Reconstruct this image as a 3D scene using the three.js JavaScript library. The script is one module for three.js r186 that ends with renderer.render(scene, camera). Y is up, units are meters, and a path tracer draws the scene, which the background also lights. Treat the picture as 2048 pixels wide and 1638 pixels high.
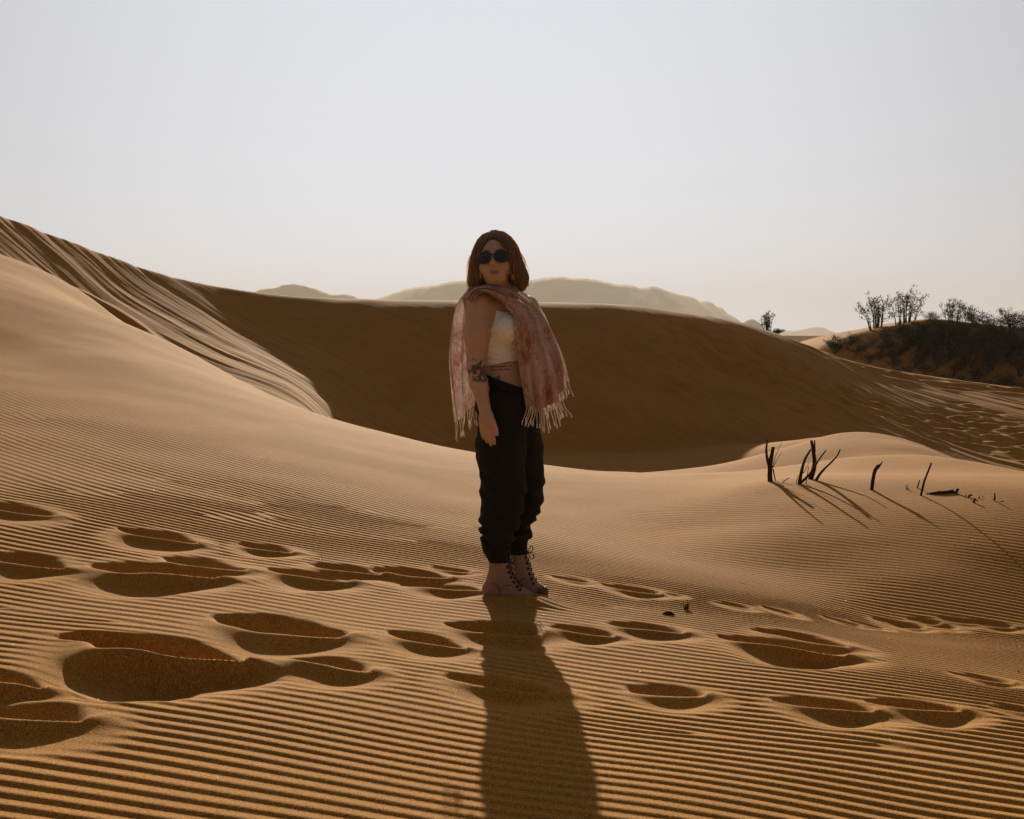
import * as THREE from 'three';
import { mergeGeometries, mergeVertices } from 'three/addons/utils/BufferGeometryUtils.js';
import { ImprovedNoise } from 'three/addons/math/ImprovedNoise.js';

// ---------------------------------------------------------------- camera, sky, sun, exposure
const scene = new THREE.Scene();
const EYE = 1.13;
const camera = new THREE.PerspectiveCamera(2 * Math.atan(819 / 2400) * 180 / Math.PI, 1024 / 819, 0.05, 9000);
camera.position.set(0, EYE, 0);
camera.rotation.x = -3.31 * Math.PI / 180;
const renderer = new THREE.WebGLRenderer({ antialias: true });
renderer.toneMapping = THREE.LinearToneMapping;
renderer.toneMappingExposure = 1.62;
renderer.shadowMap.enabled = true;

const SUN_EL = 14.0 * Math.PI / 180, SUN_AZ = -1.7 * Math.PI / 180;      // almost straight ahead, a little left
const sunDir = new THREE.Vector3(Math.sin(SUN_AZ) * Math.cos(SUN_EL), Math.sin(SUN_EL), -Math.cos(SUN_AZ) * Math.cos(SUN_EL));
const sun = new THREE.DirectionalLight(new THREE.Color().setRGB(1, 0.9, 0.72), 5);
sun.position.copy(sunDir).multiplyScalar(80); sun.target.position.set(0, 0, -12);
sun.castShadow = true; sun.shadow.radius = 1; sun.shadow.mapSize.set(4096, 4096);
Object.assign(sun.shadow.camera, { left: -40, right: 40, top: 30, bottom: -30, near: 1, far: 220 });
scene.add(sun, sun.target);

{ // clear late-day sky: bright hazy air round the sun and along the horizon, deeper away from it
  const W = 1024, H = 512, data = new Float32Array(W * H * 4);
  for (let j = 0; j < H; j++) for (let i = 0; i < W; i++) {
    const el = ((j + 0.5) / H - 0.5) * Math.PI, az = ((i + 0.5) / W - 0.5) * 2 * Math.PI;
    const dx = Math.cos(el) * Math.cos(az), dy = Math.sin(el), dz = Math.cos(el) * Math.sin(az);
    const c = Math.min(1, dx * sunDir.x + dy * sunDir.y + dz * sunDir.z), g = Math.acos(c) * 180 / Math.PI;
    const up = Math.max(0, dy);
    const glow = 0.395 * Math.exp(-Math.pow(g / 36, 2.4)) * (1 + 0.42 * Math.exp(-up * 14)), low = Math.exp(-up * 3.2);
    const air = 0.046 + 0.06 * low + 0.032 * (1 + c) * low;
    const o = (j * W + i) * 4;
    data[o] = glow * 0.955 + air * 0.92; data[o + 1] = glow * 0.99 + air * 0.98; data[o + 2] = glow * 1.06 + air * 1.12; data[o + 3] = 1;
  }
  const sky = new THREE.DataTexture(data, W, H, THREE.RGBAFormat, THREE.FloatType);
  sky.mapping = THREE.EquirectangularReflectionMapping; sky.magFilter = THREE.LinearFilter; sky.minFilter = THREE.LinearFilter; sky.wrapS = THREE.RepeatWrapping; sky.needsUpdate = true;
  scene.background = sky; scene.environment = sky;
}
scene.fog = new THREE.FogExp2(new THREE.Color().setRGB(0.95, 0.84, 0.71), 0.00027);

// ---------------------------------------------------------------- small tools
function rng(seed) { let s = seed >>> 0; return () => { s = (s + 0x6D2B79F5) >>> 0; let t = s; t = Math.imul(t ^ (t >>> 15), t | 1); t ^= t + Math.imul(t ^ (t >>> 7), t | 61); return ((t ^ (t >>> 14)) >>> 0) / 4294967296; }; }
const perlin = new ImprovedNoise();
const N2 = (x, z, k = 0) => perlin.noise(x + 31.7 * k, 7.3 + 11.1 * k, z - 5.9 * k);
const clamp = (v, a = 0, b = 1) => Math.min(b, Math.max(a, v));
const sstep = (a, b, v) => { const t = clamp((v - a) / (b - a)); return t * t * (3 - 2 * t); };
const lerp = (a, b, t) => a + (b - a) * t;
const smax = (a, b, k) => { const h = clamp(0.5 + 0.5 * (a - b) / k); return lerp(b, a, h) + k * h * (1 - h); };
const smin = (a, b, k) => -smax(-a, -b, k);
function curve(pts) {                                   // monotone-ish cubic through [x, y] pairs, straight outside
  const n = pts.length, m = pts.map((p, i) => i === 0 ? (pts[1][1] - p[1]) / (pts[1][0] - p[0]) : i === n - 1 ? (p[1] - pts[i - 1][1]) / (p[0] - pts[i - 1][0]) : (pts[i + 1][1] - pts[i - 1][1]) / (pts[i + 1][0] - pts[i - 1][0]));
  return (x) => {
    if (x <= pts[0][0]) return pts[0][1] + m[0] * (x - pts[0][0]);
    if (x >= pts[n - 1][0]) return pts[n - 1][1] + m[n - 1] * (x - pts[n - 1][0]);
    let i = 0; while (x > pts[i + 1][0]) i++;
    const d = pts[i + 1][0] - pts[i][0], t = (x - pts[i][0]) / d, t2 = t * t, t3 = t2 * t;
    return (2 * t3 - 3 * t2 + 1) * pts[i][1] + (t3 - 2 * t2 + t) * d * m[i] + (-2 * t3 + 3 * t2) * pts[i + 1][1] + (t3 - t2) * d * m[i + 1];
  };
}
function spline2(points) {                              // thin-plate surface y(x, z) through scattered points
  const n = points.length, A = [], S = 10;
  const phi = (r2) => r2 < 1e-12 ? 0 : 0.5 * r2 * Math.log(r2);
  const P = points.map(([x, y, z]) => [x / S, y, z / S]);
  for (let i = 0; i < n + 3; i++) {
    const row = new Float64Array(n + 4);
    if (i < n) { for (let j = 0; j < n; j++) row[j] = phi((P[i][0] - P[j][0]) ** 2 + (P[i][2] - P[j][2]) ** 2) + (i === j ? 6e-4 : 0); row[n] = 1; row[n + 1] = P[i][0]; row[n + 2] = P[i][2]; row[n + 3] = P[i][1]; }
    else for (let j = 0; j < n; j++) row[j] = i === n ? 1 : i === n + 1 ? P[j][0] : P[j][2];
    A.push(row);
  }
  for (let c = 0; c < n + 3; c++) {
    let p = c; for (let r = c + 1; r < n + 3; r++) if (Math.abs(A[r][c]) > Math.abs(A[p][c])) p = r;
    [A[c], A[p]] = [A[p], A[c]];
    for (let r = 0; r < n + 3; r++) if (r !== c) { const f = A[r][c] / A[c][c]; if (f) for (let k = c; k < n + 4; k++) A[r][k] -= f * A[c][k]; }
  }
  const w = A.map((row, i) => row[n + 3] / row[i]);
  return (x, z) => { x /= S; z /= S; let v = w[n] + w[n + 1] * x + w[n + 2] * z; for (let i = 0; i < n; i++) v += w[i] * phi((x - P[i][0]) ** 2 + (z - P[i][2]) ** 2); return v; };
}
function lattice(f, x0, x1, z0, z1, step) {             // tabulate a slow function, read it back with a cubic kernel
  const nx = Math.ceil((x1 - x0) / step) + 4, nz = Math.ceil((z1 - z0) / step) + 4, T = new Float32Array(nx * nz);
  for (let j = 0; j < nz; j++) for (let i = 0; i < nx; i++) T[j * nx + i] = f(x0 + (i - 1) * step, z0 + (j - 1) * step);
  const cub = (a, b, c, d, t) => b + 0.5 * t * (c - a + t * (2 * a - 5 * b + 4 * c - d + t * (3 * (b - c) + d - a)));
  return (x, z) => {
    const fx = clamp((x - x0) / step, 0, nx - 4.001), fz = clamp((z - z0) / step, 0, nz - 4.001), i = Math.floor(fx), j = Math.floor(fz), tx = fx - i, tz = fz - j, r = [];
    for (let k = 0; k < 4; k++) { const o = (j + k) * nx + i; r.push(cub(T[o], T[o + 1], T[o + 2], T[o + 3], tx)); }
    return cub(r[0], r[1], r[2], r[3], tz);
  };
}
const taken = {};
function numbered(name) { const k = taken[name] = (taken[name] ?? -1) + 1; return k ? name + '_' + String(k).padStart(3, '0') : name; }
function mesh(name, geometry, material, parent) { const m = new THREE.Mesh(geometry, material); m.name = name; m.castShadow = m.receiveShadow = true; if (parent) parent.add(m); return m; }
function structure(name, geometry, material) { const m = mesh(numbered(name), geometry, material); m.userData.kind = 'structure'; scene.add(m); return m; }
function thing(name, label, category, [x, y, z] = [0, 0, 0], group) {
  const g = new THREE.Group(); g.name = numbered(name); g.position.set(x, y, z); g.userData = { label, category }; if (group) g.userData.group = group; scene.add(g); return g;
}
function dataTexture(w, h, fn, srgb) {
  const d = new Uint8Array(w * h * 4);
  for (let j = 0; j < h; j++) for (let i = 0; i < w; i++) { const c = fn(i, j), o = (j * w + i) * 4; d[o] = clamp(c[0]) * 255; d[o + 1] = clamp(c[1]) * 255; d[o + 2] = clamp(c[2]) * 255; d[o + 3] = 255; }
  const t = new THREE.DataTexture(d, w, h); t.wrapS = t.wrapT = THREE.RepeatWrapping; t.magFilter = THREE.LinearFilter; t.minFilter = THREE.LinearMipmapLinearFilter; t.generateMipmaps = true; if (srgb) t.colorSpace = THREE.SRGBColorSpace; t.needsUpdate = true; return t;
}
// wind-softened foot tracks: x, z, half length, half width, depth, lip, turn, skew
const PRINTS = [[-2.644,-6.279,0.286,0.172,0.06,0.017,0.344,-0.461],[-1.805,-5.977,0.25,0.175,0.074,0.025,0.291,-0.425],[-1.243,-5.99,0.176,0.123,0.047,0.014,0.353,-0.019],[-2.156,-5.264,0.241,0.168,0.077,0.024,0.297,-0.338],[-1.599,-5.25,0.326,0.228,0.104,0.033,0.253,0.053],[-1.441,-5.494,0.241,0.168,0.059,0.019,0.239,-0.416],[-0.945,-5.423,0.222,0.155,0.06,0.02,0.343,-0.023],[-0.795,-5.663,0.194,0.136,0.042,0.012,0.359,0.38],[-0.502,-5.705,0.207,0.145,0.05,0.015,0.265,0.191],[-0.32,-5.472,0.191,0.134,0.044,0.014,0.257,0.172],[-0.308,-5.912,0.113,0.079,0.025,0.006,0.305,0.332],[-0.902,-4.465,0.293,0.205,0.102,0.03,0.308,-0.488],[-0.627,-4.019,0.184,0.129,0.054,0.026,0.375,-0.19],[-1.227,-4.014,0.361,0.252,0.166,0.058,0.387,0.269],[-1.61,-3.579,0.203,0.142,0.082,0.029,0.284,0.215],[-1.346,-3.297,0.217,0.152,0.058,0.026,0.231,-0.132],[-0.335,-4.434,0.191,0.134,0.064,0.021,0.345,-0.499],[-0.078,-4.714,0.232,0.163,0.068,0.019,0.202,-0.022],[-0.04,-3.928,0.213,0.135,0.046,0.016,0.373,0.103],[0.285,-4.792,0.148,0.104,0.044,0.012,0.336,0.286],[0.555,-4.951,0.182,0.127,0.051,0.015,0.317,0.082],[0.289,-5.921,0.113,0.079,0.025,0.006,0.214,-0.128],[0.582,-5.855,0.15,0.105,0.035,0.009,0.306,0.339],[0.788,-5.83,0.063,0.044,0.012,0.003,0.283,-0.036],[0.525,-3.99,0.149,0.104,0.04,0.015,0.299,0.071],[1.099,-4.856,0.267,0.187,0.093,0.032,0.355,0.355],[1.239,-5.098,0.225,0.158,0.066,0.014,0.333,-0.128],[1.046,-3.948,0.192,0.133,0.061,0.019,0.338,0.2],[1.377,-4.035,0.176,0.12,0.051,0.016,0.293,0.479],[1.757,-4.105,0.097,0.068,0.026,0.006,0.376,0.213],[1.852,-4.655,0.125,0.088,0.032,0.006,0.335,0.453],[1.311,-5.801,0.102,0.071,0.024,0.005,0.353,-0.443],[1.648,-5.913,0.105,0.073,0.027,0.006,0.213,0.038],[1.792,-5.976,0.101,0.071,0.026,0.006,0.373,-0.155],[1.944,-6.139,0.104,0.067,0.024,0.006,0.308,-0.21],[2.028,-6.078,0.104,0.073,0.026,0.006,0.293,0.052],[2.156,-6.19,0.106,0.054,0.02,0.005,0.316,-0.109],[2.208,-6.117,0.1,0.058,0.021,0.005,0.351,-0.327],[2.336,-6.218,0.113,0.058,0.021,0.005,0.391,0.143],[2.507,-6.185,0.137,0.067,0.026,0.007,0.35,0.27],[1.069,-5.756,0.1,0.07,0.021,0.004,0.212,-0.088]];
const NEAR_POINTS = [[-1.142, 0.063, -2.62],[0.0, -0.018, -2.82],[1.325, -0.108, -3.04],[-1.835, 0.112, -2.5],[2.458, -0.193, -3.25],[-1.474, 0.096, -3.4],[0.0, -0.02, -3.78],[1.842, -0.163, -4.25],[-2.027, 0.123, -4.7],[-0.977, 0.058, -5.0],[-0.032, -0.027, -5.4],[1.223, -0.177, -6.1],[-2.578, 0.226, -6.0],[-1.473, 0.12, -6.7],[-0.046, -0.046, -7.8],[1.263, -0.143, -8.0],[-3.678, 0.521, -8.6],[-2.812, 0.472, -9.3],[-5.199, 1.03, -12.2],[-4.028, 0.923, -12.5],[-9.334, 2.633, -22],[-6.844, 1.712, -20],[-4.495, 0.844, -17.3],[-3.234, 0.445, -15.7],[-1.868, 0.153, -13.8],[-0.399, -0.081, -12.9],[0.392, -0.382, -14.2],[1.589, -0.729, -16.8],[3.626, -0.861, -18.2],[-6.223, 1.044, -10.5],[-3.581, 0.286, -5.6],[-12.618, 2.785, -20],[2.421, -0.333, -5.6],[2.678, -0.357, -6.2],[2.846, -0.285, -6.6],[3.077, -0.159, -7.15],[3.33, -0.038, -7.75],[3.52, 0.033, -8.2],[1.996, -0.333, -6.1],[2.156, -0.257, -6.6],[2.412, -0.111, -7.4],[2.907, 0.035, -8.45],[2.322, 0.058, -9.0],[1.967, 0.039, -9.1],[1.465, -0.068, -9.3],[1.672, -0.232, -6.9],[2.157, -0.08, -7.6],[1.733, -0.096, -7.7],[4.591, -0.142, -16.5],[4.737, -0.148, -14.6],[4.545, -0.065, -10.6],[4.723, -0.121, -12.6],[4.28, 0.026, -8.0],[3.39, -0.381, -6.3],[4.164, -0.169, -7.2],[0.881, -0.126, -9.3],[1.537, -0.409, -13.3],[2.52, -0.381, -13.2],[3.365, -0.465, -14.2],[3.483, -0.096, -12.5],[3.644, -0.065, -10.8],[5.6, -0.5, -13],[6.6, -1.0, -15],[5.9, -0.55, -14.6],[8, -1.1, -14],[5.9, -0.42, -16.8],[5.6, -0.45, -19.5],[7.2, -1.3, -17.5],[-3.6, -0.35, -19],[-2, -0.65, -17.5],[-0.3, -0.8, -18],[1, -0.85, -20],[-0.5, -0.95, -22],[2.5, -0.95, -22],[5, -0.8, -22],[-5.6, 0.4, -20],[7.5, -1.5, -21],[9, -1.9, -20],[8, -1.5, -25],[11, -1.9, -24],[3, -1, -26],[12, -2.1, -17],[14, -2.1, -22],[9, -1.8, -17.5],[0, -0.05, 1.5],[-3, 0.2, 1.5],[3, -0.25, 1.5],[0, -0.1, 5],[-5, 0.4, 5],[5, -0.4, 5],[-12, 3.2, -27],[-8, 1.2, -26],[0, -1, -30],[10, -1.9, -30],[18, -2.1, -26],[18, -1.4, -12],[8, -0.5, -3],[-8, 1.2, -5]];
const CREST = [[-14.19, 5.198, -26],[-11.009, 3.815, -26],[-9.045, 3.05, -26.5],[-7.77, 2.585, -27],[-6.208, 2.272, -27.5],[-4.928, 2.142, -28],[-2.604, 2.061, -28],[-0.279, 2.026, -28],[2.675, 1.959, -28.5],[4.608, 1.744, -29.5],[6.035, 1.512, -30.5],[8.204, 0.867, -32],[10.116, 0.378, -33],[14.09, -0.213, -33],[18.103, -0.708, -34]];
// ---------------------------------------------------------------- dune shapes (metres; the person stands near x 0, z -5.4)
const nearShape = lattice(spline2(NEAR_POINTS), -26, 26, -40, 8, 0.25);
const crestX = CREST.map((p) => p[0]);
const crestY = curve(CREST.map((p) => [p[0], p[1]])), crestZ = curve(CREST.map((p) => [p[0], p[2]]));
const faceSlope = curve([[-16, 0.17], [-11, 0.2], [-8.2, 0.25], [-6.2, 0.42], [-4, 0.56], [4.5, 0.56], [6, 0.46], [8, 0.31], [10, 0.24], [13, 0.19], [18, 0.15]]);
function backDune(x, z) {
  const xc = clamp(x, -26, 24), zc = crestZ(xc), yc = crestY(xc), s = z - zc;
  if (s < 0) { const b = -s; return yc + lerp(0.02, -0.3, sstep(-4.5, -7.5, x)) * b - 0.004 * b * b + 0.03 * N2(x * 0.15, z * 0.1, 4); }
  const k = faceSlope(clamp(x - 0.55 * s * sstep(2, -4, x) + 0.12 * s * sstep(2, 6, x), -16, 18));
  const r = 0.25 + 1.5 * sstep(-6.5, -2, x) * sstep(10, 4, x); return yc - k * (Math.sqrt(s * s + r * r) - r) - 0.06 * 1.8 * (1 - Math.exp(-s / 1.8)) * sstep(-6, -8.5, x);
}
function crestBlend(x, z) {                             // the back dune with its brink a little rounded
  return backDune(x, z);
}
function base(x, z) {                                   // dunes without ripples and tracks
  let n = nearShape(x, z);
  if (z < -13) {
    const b = crestBlend(x, z), w = sstep(-13, -17, z);
    const g = b - n;
    n = lerp(n, lerp(smax(n, b, 0.18), b, sstep(0.8, -0.3, z - crestZ(clamp(x, -26, 24)))), w);
    if (x < -2.5) {                                     // slump grooves where the side of the bowl meets the near slope
      const fade = sstep(-2.5, -4.5, x) * w;
      const wob = 0.03 * N2(x * 0.6, z * 0.6, 9);
      n += fade * (-0.07 * Math.exp(-(((g + wob) / 0.05) ** 2)) + 0.05 * Math.exp(-(((g + wob - 0.13) / 0.06) ** 2)) - 0.035 * Math.exp(-(((g + wob + 0.2) / 0.035) ** 2)));
    }
    // long slide streaks down the lee face
    const a = x * 0.65 - z * 0.76, l = x * 0.76 + z * 0.65, on = sstep(-0.15, 0.35, g) * w * lerp(sstep(0.4, 3, z - crestZ(clamp(x, -26, 24))), 1, sstep(-6, -9, x));
    if (on > 0) n += on * (0.03 * N2(a * 2.2, l * 0.16, 2) + 0.022 * N2(a * 5.5, l * 0.3, 3) + 0.01 * N2(a * 13, l * 0.5, 5));
  }
  return n;
}
// wind ripples: one phase field with forks, so crests run on, split and end
const forks = []; { const r = rng(77); for (let i = 0; i < 44; i++) { const x = lerp(-6, 6, r()), z = lerp(-11, -1.8, r()), s = r() < 0.5 ? 1 : -1, w = 0.4 + 1.3 * r(); forks.push([x, z, s], [x + w, z + 0.06 * w + 0.1 * (r() - 0.5), -s]); } }
const rippleLength = 0.06;
function ripplePhase(x, z) {
  let p = (z - (0.24 + 0.06 * Math.max(0, -z - 3.5)) * x + 0.14 * N2(x * 0.32, z * 0.5, 11) + 0.035 * N2(x * 1.1, z * 1.6, 12) + 0.10 * N2(x * 0.12, z * 0.2, 19)) / rippleLength;
  for (const [fx, fz, s] of forks) p += s * Math.atan2((z - fz) * 3.2, x - fx) / (2 * Math.PI) * 0.999;
  return p;
}
function rippleShape(p) {                               // long side up-sun, short steep side towards the viewer; 0..1
  const t = p - Math.floor(p);
  const v = t < 0.7 ? t / 0.7 : 1 - (t - 0.7) / 0.3;
  return v * v * (3 - 2 * v) * 0.55 + v * 0.45;
}
// foot tracks softened by wind: a hollow, its sharp near lip, and the little lee behind the lip
const prints = PRINTS.map(([x, z, hl, hw, depth, lip, turn, skew]) => ({ x, z, hl, hw, depth, lip, lee: 0.34 + 0.36 * skew, c: Math.cos(turn), s: Math.sin(turn), skew, R: Math.max(hl * 1.9, hw * 3.2) }));
const cells = new Map();
for (const p of prints) for (let i = Math.floor((p.x - p.R) * 2); i <= Math.floor((p.x + p.R) * 2); i++) for (let j = Math.floor((p.z - p.R) * 2); j <= Math.floor((p.z + p.R) * 2); j++) { const k = i * 4096 + j; if (!cells.has(k)) cells.set(k, []); cells.get(k).push(p); }
function printShape(p, um, v) {
    const e = Math.max(0, 1 - um * um), ee = Math.pow(e, 0.8);
    const uw = (um - 0.3) / 1.35, t = Math.max(0, 1 - uw * uw), lipE = t * t;                   // the lip runs on down-wind, to the right
    const far = -0.85 * ee - 0.02, near = 0.62 * ee - 0.12 - 0.25 * sstep(0.4, 1.6, um);        // brink on the far side, crest of the lip
    let h = 0;
    if (v > far && v < near) { const q = (v - far) / (near - far); h -= p.depth * Math.pow(e, 0.75) * (q < 0.42 ? Math.pow(q / 0.42, 0.9) : q < 0.62 ? 1 : 1 - Math.pow((q - 0.62) / 0.38, 1.5)); }
    h += p.lip * lipE * Math.exp(-(((v - near) / (v < near ? 0.4 : 0.3)) ** 2));
    const w = v - near; if (w > 0) h -= p.lee * p.depth * lipE * sstep(-1.15, 0.05, um) * (0.75 + 0.5 * sstep(-0.3, 0.9, um)) * (w < 0.45 ? sstep(-0.1, 0.45, w) - 0.09 * (1 - w / 0.45) : 1 - sstep(0.45, 2.0, w));
    return h;
}
function tracks(x, z, out) {                            // out.h height change, out.m how much of the ripples is left
  out.h = 0; out.m = 1;
  const list = cells.get(Math.floor(x * 2) * 4096 + Math.floor(z * 2)); if (!list) return;
  for (const p of list) {
    const dx = x - p.x, dz = z - p.z, u = (dx * p.c + dz * p.s) / p.hl; let v = (-dx * p.s + dz * p.c) / p.hw;
    if (Math.abs(u) > 1.85 || Math.abs(v) > 3.1) continue;
    v += 0.3 * N2(x * 2.9, z * 2.9, 20) + 0.12 * N2(x * 7, z * 7, 21) + 0.4 * p.skew * u;
    const um = u + 0.2 * N2(x * 4, z * 4, 23), dv = 0.011 / p.hw;
    out.h += 0.1 * (printShape(p, um, v - 2 * dv) + printShape(p, um, v + 2 * dv)) + 0.25 * (printShape(p, um, v - dv) + printShape(p, um, v + dv)) + 0.3 * printShape(p, um, v);
    const d = Math.sqrt(((u - 0.25) / 1.5) ** 2 + ((v - 0.3) / 1.75) ** 2);
    out.m = Math.min(out.m, 0.06 + 0.94 * sstep(0.55, 1.05, d));
  }
}
// far tracks in the valley to the right: many trampled hollows
const trod = []; { const r = rng(5);
  for (let i = 0; i < 380; i++) { const t = r(), x = lerp(3.6, 14, t) + (r() - 0.5) * 1.5, z = lerp(-26.6, -27.4, t) + (r() + r() + r() - 1.5) * lerp(1.2, 2.4, t); trod.push([x, z, 0.09 + 0.1 * r(), 0.02 + 0.05 * r()]); }
  for (let i = 0; i < 60; i++) { const t = r(), x = lerp(7.6, 14, t) + (r() - 0.5), z = crestZ(x) + 0.2 + r() * r() * 1.8; trod.push([x, z, 0.16 + 0.12 * r(), 0.03 + 0.05 * r()]); }
  for (let i = 0; i < 26; i++) { const x = lerp(1.4, 4.4, r()), z = lerp(-26, -24, r()); trod.push([x, z, 0.16, 0.025 + 0.03 * r()]); } }
const trodCells = new Map();
for (const p of trod) for (let i = Math.floor(p[0] - 1); i <= Math.floor(p[0] + 1); i++) for (let j = Math.floor(p[1] - 1); j <= Math.floor(p[1] + 1); j++) { const k = i * 4096 + j; if (!trodCells.has(k)) trodCells.set(k, []); trodCells.get(k).push(p); }
const trodAt = (x, z) => { const l = trodCells.get(Math.floor(x) * 4096 + Math.floor(z)); if (!l) return 0; let h = 0; for (const [px, pz, r, d] of l) { const u = (x - px) / (r * 1.5), v = (z - pz) / r; const q = u * u + v * v; if (q < 9) h += -d * Math.exp(-q * 1.4) + 0.7 * d * Math.exp(-(u * u) - ((v - 1.25) ** 2) * 2.2); } return h; };
const scratch = { h: 0, m: 1 };
function rippleAmount(x, z) {
  let a = lerp(0.0066, 0.0108, sstep(-5, -2.6, z)) * (0.78 + 0.5 * N2(x * 0.35, z * 0.45, 15));
  a *= 1 - 0.55 * sstep(1.1, 0, Math.hypot((x - 1.5) / 1.5, (z + 7.2) / 1.5));        // smoother apron to the right of the person
  a *= 1 - 0.6 * sstep(1.2, 2.6, x) * sstep(-6, -7, z);
  return Math.max(0.0012, a) * sstep(-11.5, -7.5, z) * lerp(0.75, 1, sstep(-9, -5.5, z));
}
// sand drifted against the boots
function DRIFT(x, z) { const g = (cx, cz, rx, rz, h) => h * Math.exp(-(((x - cx) / rx) ** 2) - (((z - cz) / rz) ** 2)); return z < -4.9 && z > -5.9 ? g(0.06, -5.24, 0.13, 0.07, 0.034) + g(-0.05, -5.33, 0.1, 0.06, 0.012) + g(0.13, -5.36, 0.06, 0.07, 0.02) : 0; }
function ground(x, z) {
  let h = base(x, z);
  if (z > -14 && z < 1.5) {
    tracks(x, z, scratch);
    h += scratch.h + scratch.m * rippleAmount(x, z) * (rippleShape(ripplePhase(x, z)) - 0.5);
  }
  h += 0.012 * N2(x * 1.3, z * 1.3, 6) * sstep(0, -3, z);
  if (x > -1 && z < -18) h += trodAt(x, z);
  h += DRIFT(x, z);
  return h;
}
// ---------------------------------------------------------------- the sand
const sandGrain = dataTexture(512, 512, (() => { const r = rng(9); return () => { let v = 0.5 + 0.42 * (r() + r() - 1); const s = r(); let c = [v, v, v]; if (s > 0.985) c = [v * 1.35 + 0.12, v * 1.4 + 0.14, v * 1.7 + 0.16]; else if (s > 0.80) c = [v * 1.05, v * 0.82, v * 0.62]; else if (s < 0.08) c = [v * 0.62, v * 0.6, v * 0.6]; return c; }; })());
const sandBump = dataTexture(512, 512, (() => { const r = rng(10); return () => { const v = (r() + r()) / 2; return [v, v, v]; }; })());
const sandMat = new THREE.MeshPhysicalMaterial({ specularIntensity: 0.15, vertexColors: true, map: sandGrain, bumpMap: sandBump, bumpScale: 0.0011, roughness: 0.95 });
const SAND = [0.75, 0.345, 0.066];
function sandTone(x, z) {                               // patches of coarser, darker and finer, paler grain
  const v = 1 + 0.10 * N2(x * 0.7, z * 1.1, 31) + 0.07 * N2(x * 3.1, z * 4.3, 32) + 0.05 * N2(x * 11, z * 13, 33);
  const w = 0.03 * N2(x * 0.4, z * 0.5, 34);
  return [SAND[0] * v, SAND[1] * v * (1 + w), SAND[2] * v * (1 + 2 * w)];
}
function sheet(rows, cols, pos, height) {               // a grid of sand, uv in metres
  const n = rows * cols, P = new Float32Array(n * 3), C = new Float32Array(n * 3), U = new Float32Array(n * 2), I = new Uint32Array((rows - 1) * (cols - 1) * 6);
  for (let j = 0; j < rows; j++) for (let i = 0; i < cols; i++) {
    const [x, z] = pos(i, j), k = j * cols + i, c = sandTone(x, z);
    P[k * 3] = x; P[k * 3 + 1] = height(x, z); P[k * 3 + 2] = z; C.set(c, k * 3); U[k * 2] = x; U[k * 2 + 1] = z;
  }
  let q = 0;
  for (let j = 0; j < rows - 1; j++) for (let i = 0; i < cols - 1; i++) { const a = j * cols + i, b = a + 1, c = a + cols, d = c + 1; I[q++] = a; I[q++] = b; I[q++] = c; I[q++] = b; I[q++] = d; I[q++] = c; }
  const g = new THREE.BufferGeometry();
  g.setAttribute('position', new THREE.BufferAttribute(P, 3)); g.setAttribute('color', new THREE.BufferAttribute(C, 3)); g.setAttribute('uv', new THREE.BufferAttribute(U, 2)); g.setIndex(new THREE.BufferAttribute(I, 1));
  g.computeVertexNormals(); return g;
}
{
  const zs = []; let z = 6;                             // rows close together near the person, wider far off
  while (z > -46) { zs.push(z); z -= z > 0.5 ? 0.25 : z > -1.8 ? 0.05 : z > -4.7 ? 0.0065 : z > -6.2 ? 0.0085 : z > -9.5 ? 0.0095 : z > -10 ? 0.013 : z > -15 ? 0.03 : z > -35 ? 0.055 : 0.3; }
  const cols = 640;
  structure('dune_sand', sheet(zs.length, cols, (i, j) => { const d = Math.max(2.2, -zs[j] + 0.8), u = i / (cols - 1) * 2 - 1; const s = 0.8 * u + 0.2 * u * u * u * Math.abs(u); return [s * (d * 0.56 + 1.6), zs[j]]; }, ground), sandMat);
}
{ // coarse pale grains that glint in the low sun
  const r = rng(301), n = 5200, grain = new THREE.OctahedronGeometry(1, 0), m = new THREE.InstancedMesh(grain, new THREE.MeshPhysicalMaterial({ color: new THREE.Color().setRGB(0.85, 0.76, 0.62), roughness: 0.35 }), n), M = new THREE.Matrix4(), Q = new THREE.Quaternion(), E = new THREE.Euler();
  for (let k = 0; k < n; k++) { const d = 2.2 + 7 * Math.pow(r(), 1.35), z = -d, x = (r() * 2 - 1) * (d * 0.5 + 0.8), s = (0.0006 + 0.0011 * r() * r()) * Math.sqrt(d / 3.2); E.set(r() * 6, r() * 6, r() * 6); M.compose(new THREE.Vector3(x, ground(x, z) + s * 0.4, z), Q.setFromEuler(E), new THREE.Vector3(s, s, s)); m.setMatrixAt(k, M); }
  m.name = 'coarse_grains'; m.userData = { kind: 'stuff', label: 'pale coarse grains scattered over the rippled sand', category: 'sand grains' }; m.castShadow = m.receiveShadow = true; scene.add(m);
}
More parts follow.
